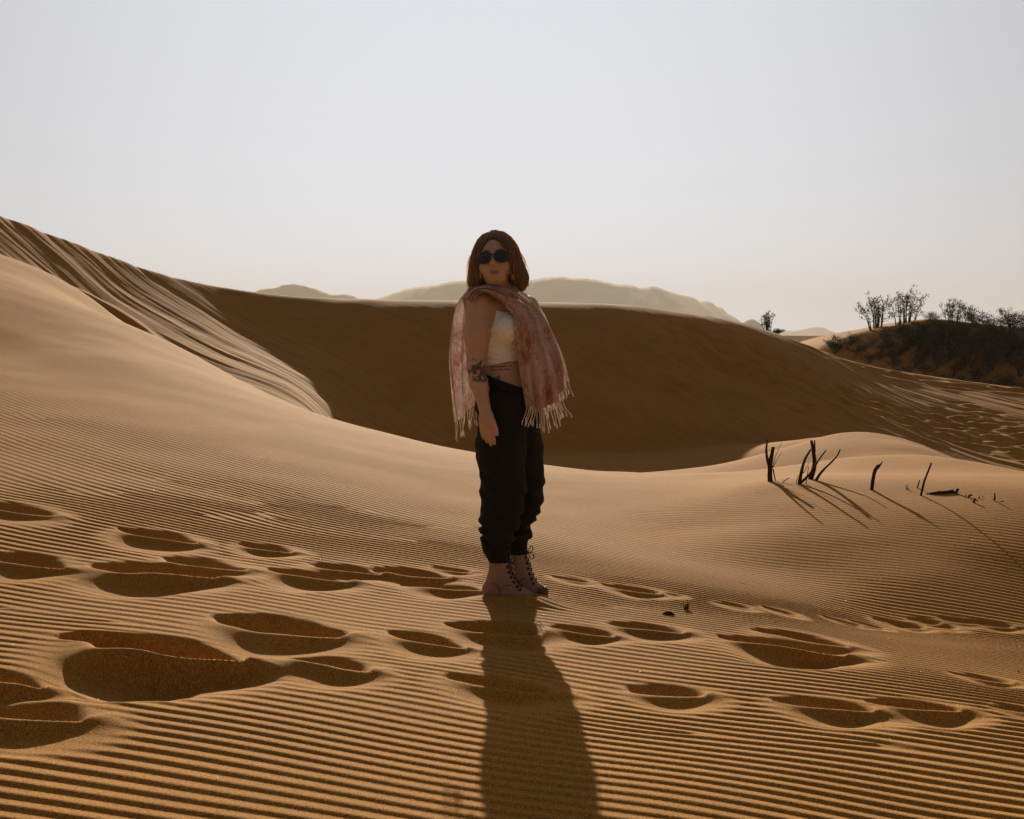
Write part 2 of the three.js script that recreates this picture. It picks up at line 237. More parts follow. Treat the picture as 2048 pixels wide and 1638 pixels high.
const MOUNTAINS = [
  [[[-598.1,81.1],[-543.8,110.1],[-516.8,112.3],[-489.7,119.8],[-466.0,121.9],[-444.4,116.6],[-414.3,106.9],[-384.2,98.3],[-360.4,100.5],[-344.3,96.2],[-306.6,81.1]], 2600, 220, 51, 8],
  [[[-416.4,51.2],[-353.8,95.9],[-316.3,110.8],[-278.9,123.2],[-241.5,131.9],[-191.7,138.1],[-148.1,146.7],[-104.5,149.2],[-48.5,144.2],[7.5,146.7],[44.8,150.4],[82.1,156.6],[113.2,157.9],[156.8,155.4],[206.6,150.4],[256.4,139.3],[296.2,138.1],[318.7,130.6],[349.8,134.3],[380.9,125.7],[420.9,113.3],[449.6,108.3],[468.3,97.1],[483.3,99.6],[499.5,93.4],[509.6,83.5],[522.1,82.2],[530.9,73.5],[543.5,56.1],[562.4,38.7],[594.1,-11.1]], 3000, 420, 61, 8],
  [[[407.7,-8.2],[434.0,30.0],[445.4,36.6],[457.8,41.4],[466.4,38.5],[474.2,32.8],[481.0,20.4],[493.8,-8.2]], 2300, 120, 71, 4],
  [[[673.2,1.4],[729.5,24.0],[764.8,28.2],[800.1,26.8],[828.3,32.5],[845.2,36.7],[877.8,36.7],[892.0,29.6],[910.5,19.8],[941.6,24.0],[962.7,26.8],[986.8,21.2],[1019.4,18.3],[1097.3,12.7],[1168.5,-12.7]], 3400, 300, 81, 8],
];
const SHRUB_CREST = [[11.605,0.27,-52],[13.328,0.875,-52],[14.197,1.323,-50.5],[14.47,1.466,-50],[14.993,1.622,-49],[15.483,1.731,-48],[16.328,1.953,-47],[17.704,1.783,-46],[19.156,1.601,-45],[23.345,1.426,-44],[30.668,1.316,-44]];
// ---------------------------------------------------------------- far dunes, plain and mountains
const farMat = new THREE.MeshPhysicalMaterial({ color: new THREE.Color().setRGB(0.5, 0.5, 0.5), specularIntensity: 0.15, vertexColors: true, roughness: 0.95 }), rockMat = new THREE.MeshPhysicalMaterial({ specularIntensity: 0.15, vertexColors: true, roughness: 0.95 });
// the sand goes on behind the dune: low swells, a second dune across the gap, then the plain
function plainHeight(x, z) {
  const d = -z, swell = 0.4 * N2(x * 0.012, z * 0.012, 41);
  let h = 0.25 + 0.005 * (Math.min(d, 140) - 70) - 0.004 * clamp(d - 140, 0, 200) + swell * sstep(40, 200, d) - 3.5 * sstep(20, 60, x - d * 0.22);
  const cz = -128 - 0.05 * (x - 30) + 3 * N2(x * 0.02, 0, 42), s = z - cz, top = 1.66 * sstep(200, 60, Math.abs(x - 35));   // dune across the gap, its lee towards us
  h = smax(h, s < 0 ? lerp(0, top, Math.max(0, 1 + s / 120)) : top - 0.5 * s, 0.1);
  return h;
}
{
  const zs = []; let z = -44; while (z > -3600) { zs.push(z); z -= Math.max(1.2, -z * 0.02); }
  const cols = 160;
  structure('desert_plain', sheet(zs.length, cols, (i, j) => { const u = i / (cols - 1) * 2 - 1; return [u * (-zs[j] * 0.95 + 60), zs[j]]; }, (x, z) => { const h = plainHeight(x, z); const e = sstep(-60, -44, z); return lerp(h, Math.min(h, -2.2), e) - (z < -600 ? 0 : 0); }), farMat);
  // ground all round, under the camera's back and to both sides
  const cs = 60; structure('sand_around', sheet(cs, cs, (i, j) => { const u = i / (cs - 1) * 2 - 1, v = j / (cs - 1); return [u * 160, 140 - v * 230]; }, (x, z) => { const inside = Math.abs(x) < 26 && z < 6 && z > -46; return inside ? -6 : -2.6 + 1.2 * N2(x * 0.03, z * 0.03, 44); }), farMat);
}
function mountain(profile, depth, thick, seed, step) {                                  // a rocky ridge; profile = skyline [x, y] in metres
  const f = curve(profile), x0 = profile[0][0], x1 = profile[profile.length - 1][0], nx = Math.ceil((x1 - x0) / step), nz = 26;
  const rows = nz + 1, cols = nx + 1, P = [], C = [], I = [];
  for (let j = 0; j < rows; j++) for (let i = 0; i < cols; i++) {
    const x = x0 + (x1 - x0) * i / nx, t = j / nz * 2 - 1, top = Math.max(0, f(x));
    const spur = 0.05 * N2(x / thick * 5, t * 1.2, seed) + 0.03 * N2(x / thick * 13, t * 3, seed + 1);
    const r = Math.max(0, 1 - Math.abs(t) * (1 + spur * Math.sign(Math.abs(t))));
    const rock = top * (0.022 * N2(x / thick * 30, t * 4, seed + 2) + 0.02 * N2(x / thick * 70, t * 8, seed + 3)) * (Math.abs(t) < 0.02 ? 0.5 : 1);
    P.push(x + thick * 0.1 * N2(x / thick * 4, t * 3, seed + 5) * Math.abs(t), -1.8 + (top + 1.8) * Math.pow(r, 0.85) + rock * r, -depth + t * thick);
    const v = 1 + 0.25 * N2(x / thick * 9, t * 9, seed + 4); C.push(0.46 * v, 0.265 * v, 0.15 * v);
  }
  for (let j = 0; j < nz; j++) for (let i = 0; i < nx; i++) { const a = j * cols + i, b = a + 1, c = a + cols, d = c + 1; I.push(a, c, b, b, c, d); }
  const g = new THREE.BufferGeometry(); g.setAttribute('position', new THREE.Float32BufferAttribute(P, 3)); g.setAttribute('color', new THREE.Float32BufferAttribute(C, 3)); g.setIndex(I); g.computeVertexNormals();
  return structure('mountain', g, rockMat);
}
for (const [profile, depth, thick, seed, step] of MOUNTAINS) mountain(profile, depth, thick, seed, step);
// ---------------------------------------------------------------- dune with shrubs, off to the right
const shrubCrestY = curve(SHRUB_CREST.map((p) => [p[0], p[1]])), shrubCrestZ = curve(SHRUB_CREST.map((p) => [p[0], p[2]]));
function shrubDune(x, z) {
  const xc = clamp(x, 9, 40), s = z - shrubCrestZ(xc), yc = shrubCrestY(xc), end = sstep(11.6, 13.4, x - 0.02 * s);
  const lump = 0.22 * N2(x * 0.35, z * 0.35, 45) + 0.12 * N2(x * 1.1, z * 1.1, 46);
  const h = s < 0 ? yc - 0.004 * s * s : yc - 0.46 * (Math.sqrt(s * s + 0.06) - 0.245) + 0.25 * Math.exp(-(((s - 5) / 1.2) ** 2)) + lump * sstep(0, 1.5, s);
  return lerp(-3.2, h, end);
}
{ const nx = 130, nz = 90; structure('shrub_dune', sheet(nz, nx, (i, j) => [lerp(11, 42, i / (nx - 1)), lerp(-34.6, -66, j / (nz - 1))], (x, z) => Math.max(shrubDune(x, z), -3.2 + 0.01 * z)), sandMat); }
// dead wood on the brow: name, label, [x, y, z], parts [name, path, radius at foot, radius at tip] in metres from that spot
const DEAD_WOOD = [
  ["dead_shrub","charred dead shrub stump with two thick prongs, leftmost on the brow",[2.004,0.032,-9.256],[["stem",[[0.0,-0.015,-0.0],[-0.004,0.112,-0.008],[0.008,0.208,-0.004],[0.023,0.266,-0.021]],0.0201,0.0139],["stem",[[0.0,0.093,-0.0],[-0.027,0.177,-0.002],[-0.039,0.258,0.017],[-0.031,0.336,0.018]],0.0139,0.0054],["twig",[[0.012,0.1,0.0],[0.031,0.181,-0.006],[0.062,0.258,0.001],[0.089,0.309,-0.013]],0.0031,0.0013],["twig",[[0.019,0.112,-0.0],[0.05,0.174,-0.008],[0.085,0.224,-0.011]],0.0031,0.0015],["root",[[0.019,0.1,0.0],[0.031,0.035,0.007],[0.042,-0.031,0.012]],0.0054,0.0039]]],
  ["twig_stick","short pale twig leaning out of the sand right of the forked stump",[2.046,0.042,-9.08],[["twig",[[-0.004,-0.008,0.0],[0.03,0.023,-0.006],[0.064,0.045,-0.008]],0.0045,0.0034]]],
  ["dead_shrub","dead shrub with one upright stick and one long stick slanting right",[2.166,0.05,-8.977],[["stem",[[-0.007,-0.015,0.0],[0.011,0.112,0.005],[0.034,0.198,0.014],[0.071,0.266,0.023]],0.0157,0.0067],["stem",[[0.0,0.007,-0.0],[0.071,0.079,0.002],[0.127,0.172,0.007],[0.191,0.258,0.0]],0.0105,0.0049],["twig",[[0.019,0.082,-0.0],[0.041,0.116,-0.001],[0.067,0.161,-0.016]],0.0037,0.0019],["twig",[[0.041,-0.026,0.0],[0.049,0.06,0.007],[0.064,0.138,0.002]],0.0045,0.0022],["twig",[[-0.03,-0.004,-0.0],[-0.026,0.037,0.008],[-0.015,0.075,0.003]],0.003,0.0019]]],
  ["dead_stump","thickest dead trunk with a splintered top, behind the slanting stick",[2.304,0.056,-9.217],[["stem",[[-0.004,-0.019,0.0],[0.027,0.119,0.007],[0.019,0.215,0.0],[0.004,0.303,-0.005]],0.0223,0.01],["splinter",[[0.023,0.207,0.0],[0.027,0.253,-0.001],[0.031,0.303,-0.014]],0.0123,0.0046]]],
  ["dead_branch","bent dead branch reaching up to the right beside the thick trunk",[2.327,0.059,-9.125],[["stem",[[-0.011,-0.011,-0.0],[0.03,0.061,0.006],[0.103,0.129,-0.018],[0.16,0.186,-0.027],[0.175,0.243,0.01]],0.011,0.0046],["stub",[[-0.03,-0.034,-0.0],[-0.011,-0.004,0.001],[0.008,0.03,-0.001]],0.0057,0.0042]]],
  ["dead_branch","single dead stump with a jagged tip bent to the right, standing alone",[2.617,0.05,-8.676],[["stem",[[-0.004,-0.014,-0.0],[0.004,0.08,0.01],[0.025,0.145,-0.012],[0.051,0.181,-0.005]],0.0141,0.0123],["splinter",[[0.043,0.174,-0.0],[0.061,0.192,0.003],[0.076,0.21,-0.009]],0.0094,0.0022],["splinter",[[0.029,0.152,-0.0],[0.029,0.17,0.005],[0.033,0.184,-0.007]],0.0072,0.0018]]],
  ["twig_stick","tiny pair of broken stalks left of the tall pole",[2.866,0.052,-8.66],[["stalk",[[-0.007,-0.007,0.0],[-0.004,0.014,0.008],[-0.007,0.032,-0.016]],0.0032,0.0022],["stalk",[[0.004,-0.007,-0.0],[0.004,0.022,-0.005],[0.007,0.047,0.011]],0.0032,0.0018],["stalk",[[0.007,-0.004,0.0],[0.014,0.014,-0.005]],0.0029,0.0022]]],
  ["twig_stick","short slanting peg just left of the tall pole",[2.95,0.055,-8.692],[["peg",[[0.0,-0.007,-0.0],[0.011,0.033,-0.006],[0.018,0.062,-0.002]],0.0058,0.0043]]],
  ["dead_pole","tall thin dead pole leaning right",[2.894,0.036,-8.443],[["stem",[[-0.004,-0.014,-0.0],[0.018,0.095,0.004],[0.039,0.169,0.016],[0.06,0.236,0.027]],0.0088,0.006],["stub",[[0.007,0.035,0.0],[-0.004,0.046,0.009],[-0.011,0.049,-0.019]],0.0032,0.0018]]],
  ["fallen_log","fallen log resting half in the sand with one end raised",[2.995,0.041,-8.487],[["trunk",[[-0.071,-0.018,-0.0],[0.0,0.004,0.009],[0.078,0.014,0.011],[0.145,0.021,-0.005]],0.0163,0.012],["stub",[[0.053,0.014,0.0],[0.039,0.021,0.002],[0.032,0.025,0.013]],0.0053,0.0021]]],
  ["dead_stump","short square-topped stump just right of the fallen log",[3.146,0.044,-8.463],[["stem",[[-0.004,-0.011,-0.0],[0.007,0.014,-0.006],[0.018,0.035,-0.002]],0.012,0.0106]]],
  ["dead_stump","low curled stub with a thin spike beside it",[3.188,0.034,-8.323],[["stem",[[-0.003,-0.01,-0.0],[0.0,0.014,-0.002],[0.01,0.024,0.018],[0.021,0.017,-0.01]],0.0097,0.0055],["spike",[[-0.014,-0.007,-0.0],[-0.017,0.014,-0.009],[-0.017,0.028,-0.013]],0.0038,0.0021]]],
  ["dead_stump","short peg in front of the curled stub, lowest of the row",[3.158,0.017,-8.161],[["stem",[[-0.003,-0.01,0.0],[0.003,0.01,-0.003],[0.014,0.031,-0.008]],0.0085,0.0071]]],
  ["twig_stick","tiny slanting chip of wood behind the low peg",[3.237,0.032,-8.286],[["chip",[[-0.007,-0.007,-0.0],[0.003,0.007,0.01],[0.01,0.017,-0.003]],0.0048,0.0035]]],
  ["twig_stick","smallest nub of wood between the chip and the last upright peg",[3.278,0.034,-8.295],[["nub",[[-0.003,-0.007,-0.0],[0.0,0.003,-0.009],[0.0,0.01,-0.018]],0.0052,0.0028]]],
  ["dead_branch","upright peg at the right end of the row of sticks",[3.315,0.026,-8.202],[["stem",[[-0.007,-0.01,-0.0],[0.003,0.021,0.004],[0.007,0.051,-0.014]],0.0068,0.0048]]],
  ["dead_stump","small dark knob of wood furthest right on the brow",[3.351,0.024,-8.166],[["knob",[[-0.01,-0.007,-0.0],[0.003,0.003,-0.0],[0.014,0.0,-0.01]],0.0082,0.0054]]],
  ["twig_stick","twig lying on the smooth sand right of the person",[1.269,-0.201,-6.47],[["twig",[[-0.022,0.005,0.0],[0.0,0.0,-0.008],[0.027,-0.011,0.001]],0.0043,0.0027],["twig",[[-0.005,0.0,0.0],[-0.016,0.011,-0.002]],0.0022,0.0013]]],
  ["twig_stick","twig cut by the right edge of the photograph",[2.123,-0.249,-4.933],[["twig",[[-0.016,0.006,0.0],[0.0,0.0,-0.0],[0.029,-0.012,-0.01]],0.0029,0.0021],["twig",[[-0.004,0.0,-0.0],[0.008,0.004,-0.009]],0.0016,0.0012]]],
];
const TUFT = [0.809, -5.517], CLOD = [0.703, -5.326];
const woodMap = dataTexture(256, 256, (() => { const r = rng(12); const row = Array.from({ length: 256 }, () => 0.55 + 0.45 * r()); return (i, j) => { const v = row[i] * (0.8 + 0.2 * N2(i * 0.11, j * 0.03, 3)) * (0.9 + 0.1 * r()); return [v, v, v]; }; })());
const woodMat = new THREE.MeshStandardMaterial({ color: new THREE.Color().setRGB(0.07, 0.041, 0.025), map: woodMap, bumpMap: woodMap, bumpScale: 0.004, roughness: 0.9 });
function limb(path, r0, r1, sides = 9, seed = 1) {      // a knotty tapering stick through the points, closed at both ends
  const c = new THREE.CatmullRomCurve3(path.map((p) => new THREE.Vector3(...p))), len = c.getLength(), n = Math.max(5, Math.min(26, Math.round(len / Math.max(r0, 0.004) / 1.6)));
  const fr = c.computeFrenetFrames(n, false), P = [], U = [], I = [];
  for (let k = 0; k <= n; k++) {
    const t = k / n, p = c.getPointAt(t), r = lerp(r0, r1, t);
    for (let s = 0; s <= sides; s++) {
      const a = (s % sides) / sides * 2 * Math.PI, w = r * (1 + 0.22 * N2(Math.cos(a) * 1.5 + seed * 7, t * len / r0 * 0.35 + Math.sin(a) * 1.5, seed));
      const end = k === n ? 0.6 * r * (N2(Math.cos(a) * 2, Math.sin(a) * 2, seed + 3) + 0.2) : 0;
      const q = p.clone().addScaledVector(fr.normals[k], Math.cos(a) * w).addScaledVector(fr.binormals[k], Math.sin(a) * w).addScaledVector(fr.tangents[k], end);
      P.push(q.x, q.y, q.z); U.push(s / sides * 2, t * len * 6);
    }
  }
  for (let k = 0; k < n; k++) for (let s = 0; s < sides; s++) { const a = k * (sides + 1) + s, b = a + 1, d = a + sides + 1, e = d + 1; I.push(a, b, d, b, e, d); }
  for (const k of [0, n]) { const p = c.getPointAt(k / n), m = P.length / 3; P.push(p.x, p.y, p.z); U.push(0, 0); for (let s = 0; s < sides; s++) { const a = k * (sides + 1) + s; k ? I.push(a, a + 1, m) : I.push(a + 1, a, m); } }
  const g = new THREE.BufferGeometry(); g.setAttribute('position', new THREE.Float32BufferAttribute(P, 3)); g.setAttribute('uv', new THREE.Float32BufferAttribute(U, 2)); g.setIndex(I); g.computeVertexNormals(); return g;
}
DEAD_WOOD.forEach(([name, label, at, parts], i) => {
  const t = thing(name, label, name === 'fallen_log' ? 'log' : name === 'dead_shrub' ? 'dead shrub' : name === 'dead_stump' ? 'stump' : name === 'twig_stick' ? 'twig' : 'dead branch', [at[0], ground(at[0], at[2]) - 0.004, at[2]], i < 17 ? 'dead wood on the brow of the dune' : undefined);
  parts.forEach(([part, path, r0, r1], k) => mesh(part, limb(path, r0, r1, r0 > 0.008 ? 10 : 6, i * 5 + k), woodMat, t));
});
// a dry tuft and a clod caught in the ripples
{
  const r = rng(21), [x, z] = TUFT, t = thing('dry_tuft', 'small dry plant tuft poking out of the rippled sand', 'tuft', [x, ground(x, z) - 0.01, z]);
  const straw = new THREE.MeshStandardMaterial({ color: new THREE.Color().setRGB(0.28, 0.19, 0.1), roughness: 0.9 });
  const blades = []; for (let k = 0; k < 16; k++) { const a = r() * 6.28, l = 0.025 + 0.03 * r(), s = 0.02 * r(); blades.push(limb([[Math.cos(a) * s * 0.4, 0, Math.sin(a) * s * 0.4], [Math.cos(a) * s, l * 0.6, Math.sin(a) * s], [Math.cos(a) * s * 1.6 - 0.008, l, Math.sin(a) * s * 1.6]], 0.003, 0.0012, 5, k)); }
  mesh('blades', mergeGeometries(blades), straw, t); mesh('crown', limb([[-0.012, -0.01, 0], [0, 0.016, 0.002], [0.006, 0.034, 0]], 0.014, 0.007, 8, 4), woodMat, t);
  const [cx, cz] = CLOD, c = mesh(numbered('clod'), limb([[-0.022, -0.004, 0], [0, 0.008, 0.003], [0.024, -0.004, 0.004]], 0.013, 0.008, 8, 14), woodMat);
  c.position.set(cx, ground(cx, cz), cz); c.userData = { label: 'dark clod lying in the ripples just left of the dry tuft', category: 'clod' }; scene.add(c);
}
// shrubs: [x, y, z], width, height, kind (0 airy, 1 bushy, 2 low), label
const SHRUBS = [
  [[15.096,1.505,-49.6],1.65,1.16,0,"tall airy shrub with thin bare stems on the dune shoulder, left of a pair"],
  [[15.71,1.634,-48.2],1.61,1.16,0,"tall airy shrub on the dune shoulder, right of a pair"],
  [[8.27,1.392,-39],0.49,0.55,0,"lone slender shrub on the brink of the big dune"],
  [[8.783,1.333,-40],0.37,0.17,2,"tiny low scrub right beside the lone slender shrub"],
  [[31.996,1.581,-118],1.67,0.79,1,"small shrub on the far flat dune"],
  [[33.191,1.525,-116],1.74,0.43,2,"low scrub on the far flat dune beside its small shrub"],
  [[13.607,0.589,-50.45],0.71,0.71,1,"dense bush at the left foot of the shrub-covered dune"],
  [[14.022,0.886,-49.85],0.75,0.5,1,"bush leaning over the slope above the leftmost dense bush"],
  [[16.278,1.871,-46.74],0.86,0.35,2,"low dense scrub on the highest point of the shrub-covered dune"],
  [[16.884,1.784,-46.11],1.11,0.81,0,"airy shrub with see-through top on the crest, right of the highest point"],
  [[17.516,1.626,-45.6],1.06,0.72,1,"broad bush on the crest, second from the photograph's right edge"],
  [[17.871,1.433,-45.05],0.75,0.56,1,"narrow bush in the dip of the crest"],
  [[18.506,1.356,-44.59],1.11,0.85,1,"tall spiky bush on the crest near the right edge"],
  [[19.192,1.354,-44.29],1.11,0.78,1,"bush on the crest cut by the right edge"],
  [[14.822,1.055,-47.76],0.88,0.44,2,"low dark shrub in the top row on the shaded dune face, leftmost"],
  [[15.221,1.212,-47.16],0.9,0.47,1,"bushy dark shrub in the top row on the shaded dune face, second from the left"],
  [[15.768,1.288,-46.35],0.85,0.42,1,"bushy dark shrub in the top row on the shaded dune face, fourth from the left"],
  [[16.183,1.362,-45.89],0.96,0.46,1,"bushy dark shrub in the top row on the shaded dune face, sixth from the left"],
  [[15.498,0.754,-45.75],0.95,0.57,2,"low dark shrub in the second row on the shaded dune face, sixth from the left"],
  [[15.917,0.761,-44.89],1.01,0.64,1,"bushy dark shrub in the second row on the shaded dune face, seventh from the left"],
  [[16.497,0.949,-44.5],1.04,0.63,1,"bushy dark shrub in the second row on the shaded dune face, eighth from the left"],
  [[17.137,0.878,-44],1.03,0.62,1,"bushy dark shrub in the second row on the shaded dune face, ninth from the left"],
  [[17.7,0.774,-43.31],1.01,0.65,1,"bushy dark shrub in the second row on the shaded dune face, tenth from the left"],
  [[18.089,0.567,-42.6],1.07,0.64,1,"bushy dark shrub in the third row on the shaded dune face, rightmost"],
  [[14.776,0.321,-46.57],0.78,0.47,2,"low dark shrub in the third row on the shaded dune face, fourth from the left"],
  [[15.094,0.105,-44.96],0.94,0.49,2,"low dark shrub in the lowest row on the shaded dune face, third from the left"],
  [[15.529,0.151,-43.76],0.98,0.51,2,"low dark shrub in the lowest row on the shaded dune face, fifth from the left"],
  [[16.089,0.247,-42.64],1.07,0.53,2,"low dark shrub in the third row on the shaded dune face, eighth from the left"],
  [[16.713,0.056,-41.79],1.04,0.56,2,"low dark shrub in the lowest row on the shaded dune face, eleventh from the left"],
  [[17.315,-0.096,-41.06],1.03,0.58,2,"low dark shrub in the lowest row on the shaded dune face, rightmost"],
  [[16.55,1.475,-45.7],0.95,0.3,2,"low dark shrub in the top row on the shaded dune face, seventh from the left"],
  [[14.844,0.742,-47.18],0.9,0.35,2,"low dark shrub in the second row on the shaded dune face, fourth from the left"],
  [[14.085,0.564,-48.97],0.82,0.24,2,"low dark shrub in the third row on the shaded dune face, leftmost"],
  [[14.708,0.079,-46.1],0.88,0.31,2,"low dark shrub in the lowest row on the shaded dune face, leftmost"],
  [[14.772,-0.171,-44.82],0.86,0.3,2,"low dark shrub in the lowest row on the shaded dune face, second from the left"],
  [[15.193,-0.108,-43.88],0.91,0.37,2,"low dark shrub in the lowest row on the shaded dune face, fourth from the left"],
  [[15.353,-0.38,-42.78],0.89,0.32,2,"low dark shrub in the lowest row on the shaded dune face, sixth from the left"],
  [[15.791,-0.476,-42.04],0.95,0.32,2,"low dark shrub in the lowest row on the shaded dune face, eighth from the left"],
  [[16.209,-0.611,-41.09],0.92,0.31,2,"low dark shrub in the lowest row on the shaded dune face, tenth from the left"],
  [[17.046,-0.634,-40.43],0.91,0.34,2,"low dark shrub in the lowest row on the shaded dune face, thirteenth from the left"],
  [[14.225,0.241,-47.71],0.87,0.28,2,"low dark shrub in the third row on the shaded dune face, second from the left"],
  [[14.522,0.933,-48.41],0.89,0.32,2,"low dark shrub in the second row on the shaded dune face, second from the left"],
  [[14.634,0.641,-47.45],0.87,0.36,2,"low dark shrub in the second row on the shaded dune face, third from the left"],
  [[15.015,0.516,-46.48],0.85,0.39,2,"low dark shrub in the third row on the shaded dune face, fifth from the left"],
  [[14.303,0.729,-48.68],0.81,0.28,2,"low dark shrub in the second row on the shaded dune face, leftmost"],
  [[15.396,0.979,-46.49],0.85,0.35,2,"low dark shrub in the top row on the shaded dune face, third from the left"],
  [[14.467,0.349,-47.21],0.87,0.28,2,"low dark shrub in the third row on the shaded dune face, third from the left"],
  [[16.87,1.283,-45.02],0.94,0.41,2,"low dark shrub in the top row on the shaded dune face, eighth from the left"],
  [[17.69,1.06,-44.25],0.92,0.44,2,"low dark shrub in the top row on the shaded dune face, rightmost"],
  [[18.473,0.952,-43.7],1.02,0.47,2,"low dark shrub in the second row on the shaded dune face, rightmost"],
  [[15.817,1.02,-45.75],0.95,0.57,1,"bushy dark shrub in the top row on the shaded dune face, fifth from the left"],
  [[15.949,0.443,-43.73],0.98,0.58,2,"low dark shrub in the third row on the shaded dune face, seventh from the left"],
  [[16.631,0.593,-43.38],0.98,0.61,1,"bushy dark shrub in the third row on the shaded dune face, ninth from the left"],
  [[15.255,0.749,-46.34],0.85,0.54,2,"low dark shrub in the second row on the shaded dune face, fifth from the left"],
  [[15.445,0.424,-44.91],0.94,0.52,2,"low dark shrub in the third row on the shaded dune face, sixth from the left"],
  [[17.479,0.292,-42.14],0.98,0.6,2,"low dark shrub in the third row on the shaded dune face, eleventh from the left"],
  [[16.786,0.393,-42.39],0.99,0.6,2,"low dark shrub in the third row on the shaded dune face, tenth from the left"],
  [[15.661,-0.144,-42.66],0.96,0.5,2,"low dark shrub in the lowest row on the shaded dune face, seventh from the left"],
  [[16.099,-0.325,-41.71],0.87,0.45,2,"low dark shrub in the lowest row on the shaded dune face, ninth from the left"],
  [[16.764,-0.479,-40.78],0.85,0.41,2,"low dark shrub in the lowest row on the shaded dune face, twelfth from the left"],
];
// ---------------------------------------------------------------- desert shrubs: bare stems and small leaf sprays
const leafMats = [[0.09, 0.064, 0.024], [0.07, 0.056, 0.021], [0.05, 0.041, 0.017]].map((c) => new THREE.MeshPhysicalMaterial({ color: new THREE.Color().setRGB(...c), roughness: 0.95, transmission: 0.35, thickness: 0, side: THREE.DoubleSide, specularIntensity: 0.3 }));
const barkMat = new THREE.MeshStandardMaterial({ color: new THREE.Color().setRGB(0.07, 0.045, 0.025), roughness: 0.95 });
function shrub(at, w, h, kind, label, seed, group) {
  const r = rng(seed * 97 + 3), t = thing(['airy_shrub', 'desert_bush', 'low_scrub'][kind], label, 'shrub', at, group);
  const stems = [], P = [], I = [], q = new THREE.Vector3();
  const nStem = kind === 0 ? 15 : kind === 1 ? 13 : 9, nLeaf = kind === 0 ? 120 : kind === 1 ? 150 : 130, size = clamp(h * 0.06, 0.025, 0.075) * (kind ? 1.05 : 0.78);
  const spray = (x, y, z, n, spread) => {                                              // a clump of narrow leaves pointing outwards and up
    for (let k = 0; k < n; k++) {
      const a = r() * 6.283, b = (r() - 0.35) * 1.6, l = size * (0.7 + 0.9 * r()), wd = l * 0.3;
      q.set(x + (r() + r() - 1) * spread, y + (r() + r() - 1) * spread * 0.8, z + (r() + r() - 1) * spread);
      const dx = Math.cos(a) * Math.cos(b), dy = Math.sin(b) + 0.35, dz = Math.sin(a) * Math.cos(b), sx = -dz, sz = dx, m = P.length / 3;
      P.push(q.x, q.y, q.z, q.x + dx * l * 0.5 + sx * wd, q.y + dy * l * 0.5, q.z + dz * l * 0.5 + sz * wd, q.x + dx * l, q.y + dy * l, q.z + dz * l, q.x + dx * l * 0.5 - sx * wd, q.y + dy * l * 0.5 + 0.1 * wd, q.z + dz * l * 0.5 - sz * wd);
      I.push(m, m + 1, m + 2, m, m + 2, m + 3);
    }
  };
  for (let k = 0; k < nStem; k++) {
    const a = r() * 6.283, lean = ((k / nStem) * 0.95 + 0.05) * (kind ? 1 : 0.85), hh = h * (kind === 0 ? 0.65 + 0.4 * r() : 0.55 + 0.5 * r()) * (1 - 0.3 * lean * lean), ex = Math.cos(a) * w * 0.5 * lean, ez = Math.sin(a) * w * 0.45 * lean;
    const mid = [ex * (kind ? 0.45 : 0.7) + (r() - 0.5) * w * 0.06, hh * 0.5, ez * (kind ? 0.45 : 0.7)], tip = [ex + (r() - 0.5) * w * 0.1, hh * 0.97, ez];
    stems.push(limb([[kind ? (r() - 0.5) * w * 0.08 : ex * 0.5, -0.1, kind ? (r() - 0.5) * w * 0.08 : ez * 0.5], mid, tip], 0.016 * h + 0.006, 0.004, 5, seed + k));
    const nb = kind === 0 ? 5 : 4;
    for (let m = 0; m < nb; m++) {
      const s = (kind ? 0.4 : 0.3) + (kind ? 0.6 : 0.65) * m / (nb - 1), bx = lerp(s < 0.5 ? (kind ? 0 : ex * 0.5) : mid[0], s < 0.5 ? mid[0] : tip[0], s < 0.5 ? s * 2 : s * 2 - 1), by = hh * s, bz = lerp(s < 0.5 ? (kind ? 0 : ez * 0.5) : mid[2], s < 0.5 ? mid[2] : tip[2], s < 0.5 ? s * 2 : s * 2 - 1);
      const ba = r() * 6.283, bl = w * (0.1 + 0.1 * r()), e = [bx + Math.cos(ba) * bl, by + h * (0.06 + 0.12 * r()), bz + Math.sin(ba) * bl];
      stems.push(limb([[bx, by, bz], [(bx + e[0]) / 2, (by + e[1]) / 2 - 0.02 * h, (bz + e[2]) / 2], e], 0.006 * h + 0.003, 0.002, 4, seed + k * 7 + m));
      spray(e[0], e[1], e[2], Math.round(nLeaf * (0.1 + 0.14 * r())), w * (kind === 0 ? 0.07 : 0.085));
      if (kind) spray((bx + e[0]) / 2, (by + e[1]) / 2, (bz + e[2]) / 2, Math.round(nLeaf * 0.14), w * 0.1);
    }
    spray(tip[0], tip[1], tip[2], Math.round(nLeaf * 0.16), w * (kind === 0 ? 0.06 : 0.07));
  }
  const g = new THREE.BufferGeometry(); g.setAttribute('position', new THREE.Float32BufferAttribute(P, 3)); g.setIndex(I); g.computeVertexNormals();
  mesh('branches', mergeGeometries(stems), barkMat, t); mesh('foliage', g, leafMats[kind], t);
}
SHRUBS.forEach(([at, w, h, kind, label], i) => {
  const onDune = i > 5, y = i < 2 || onDune ? shrubDune(at[0], at[2]) : i < 4 ? Math.max(ground(at[0], at[2]), at[1]) : plainHeight(at[0], at[2]);
  shrub([at[0], y - 0.02, at[2]], w * (kind ? 1.6 : 1.2), h * (kind ? (i < 14 ? 0.95 : 1.2) : 1.12), kind, label, i, i < 14 ? undefined : 'dark shrubs on the shaded dune face');
});
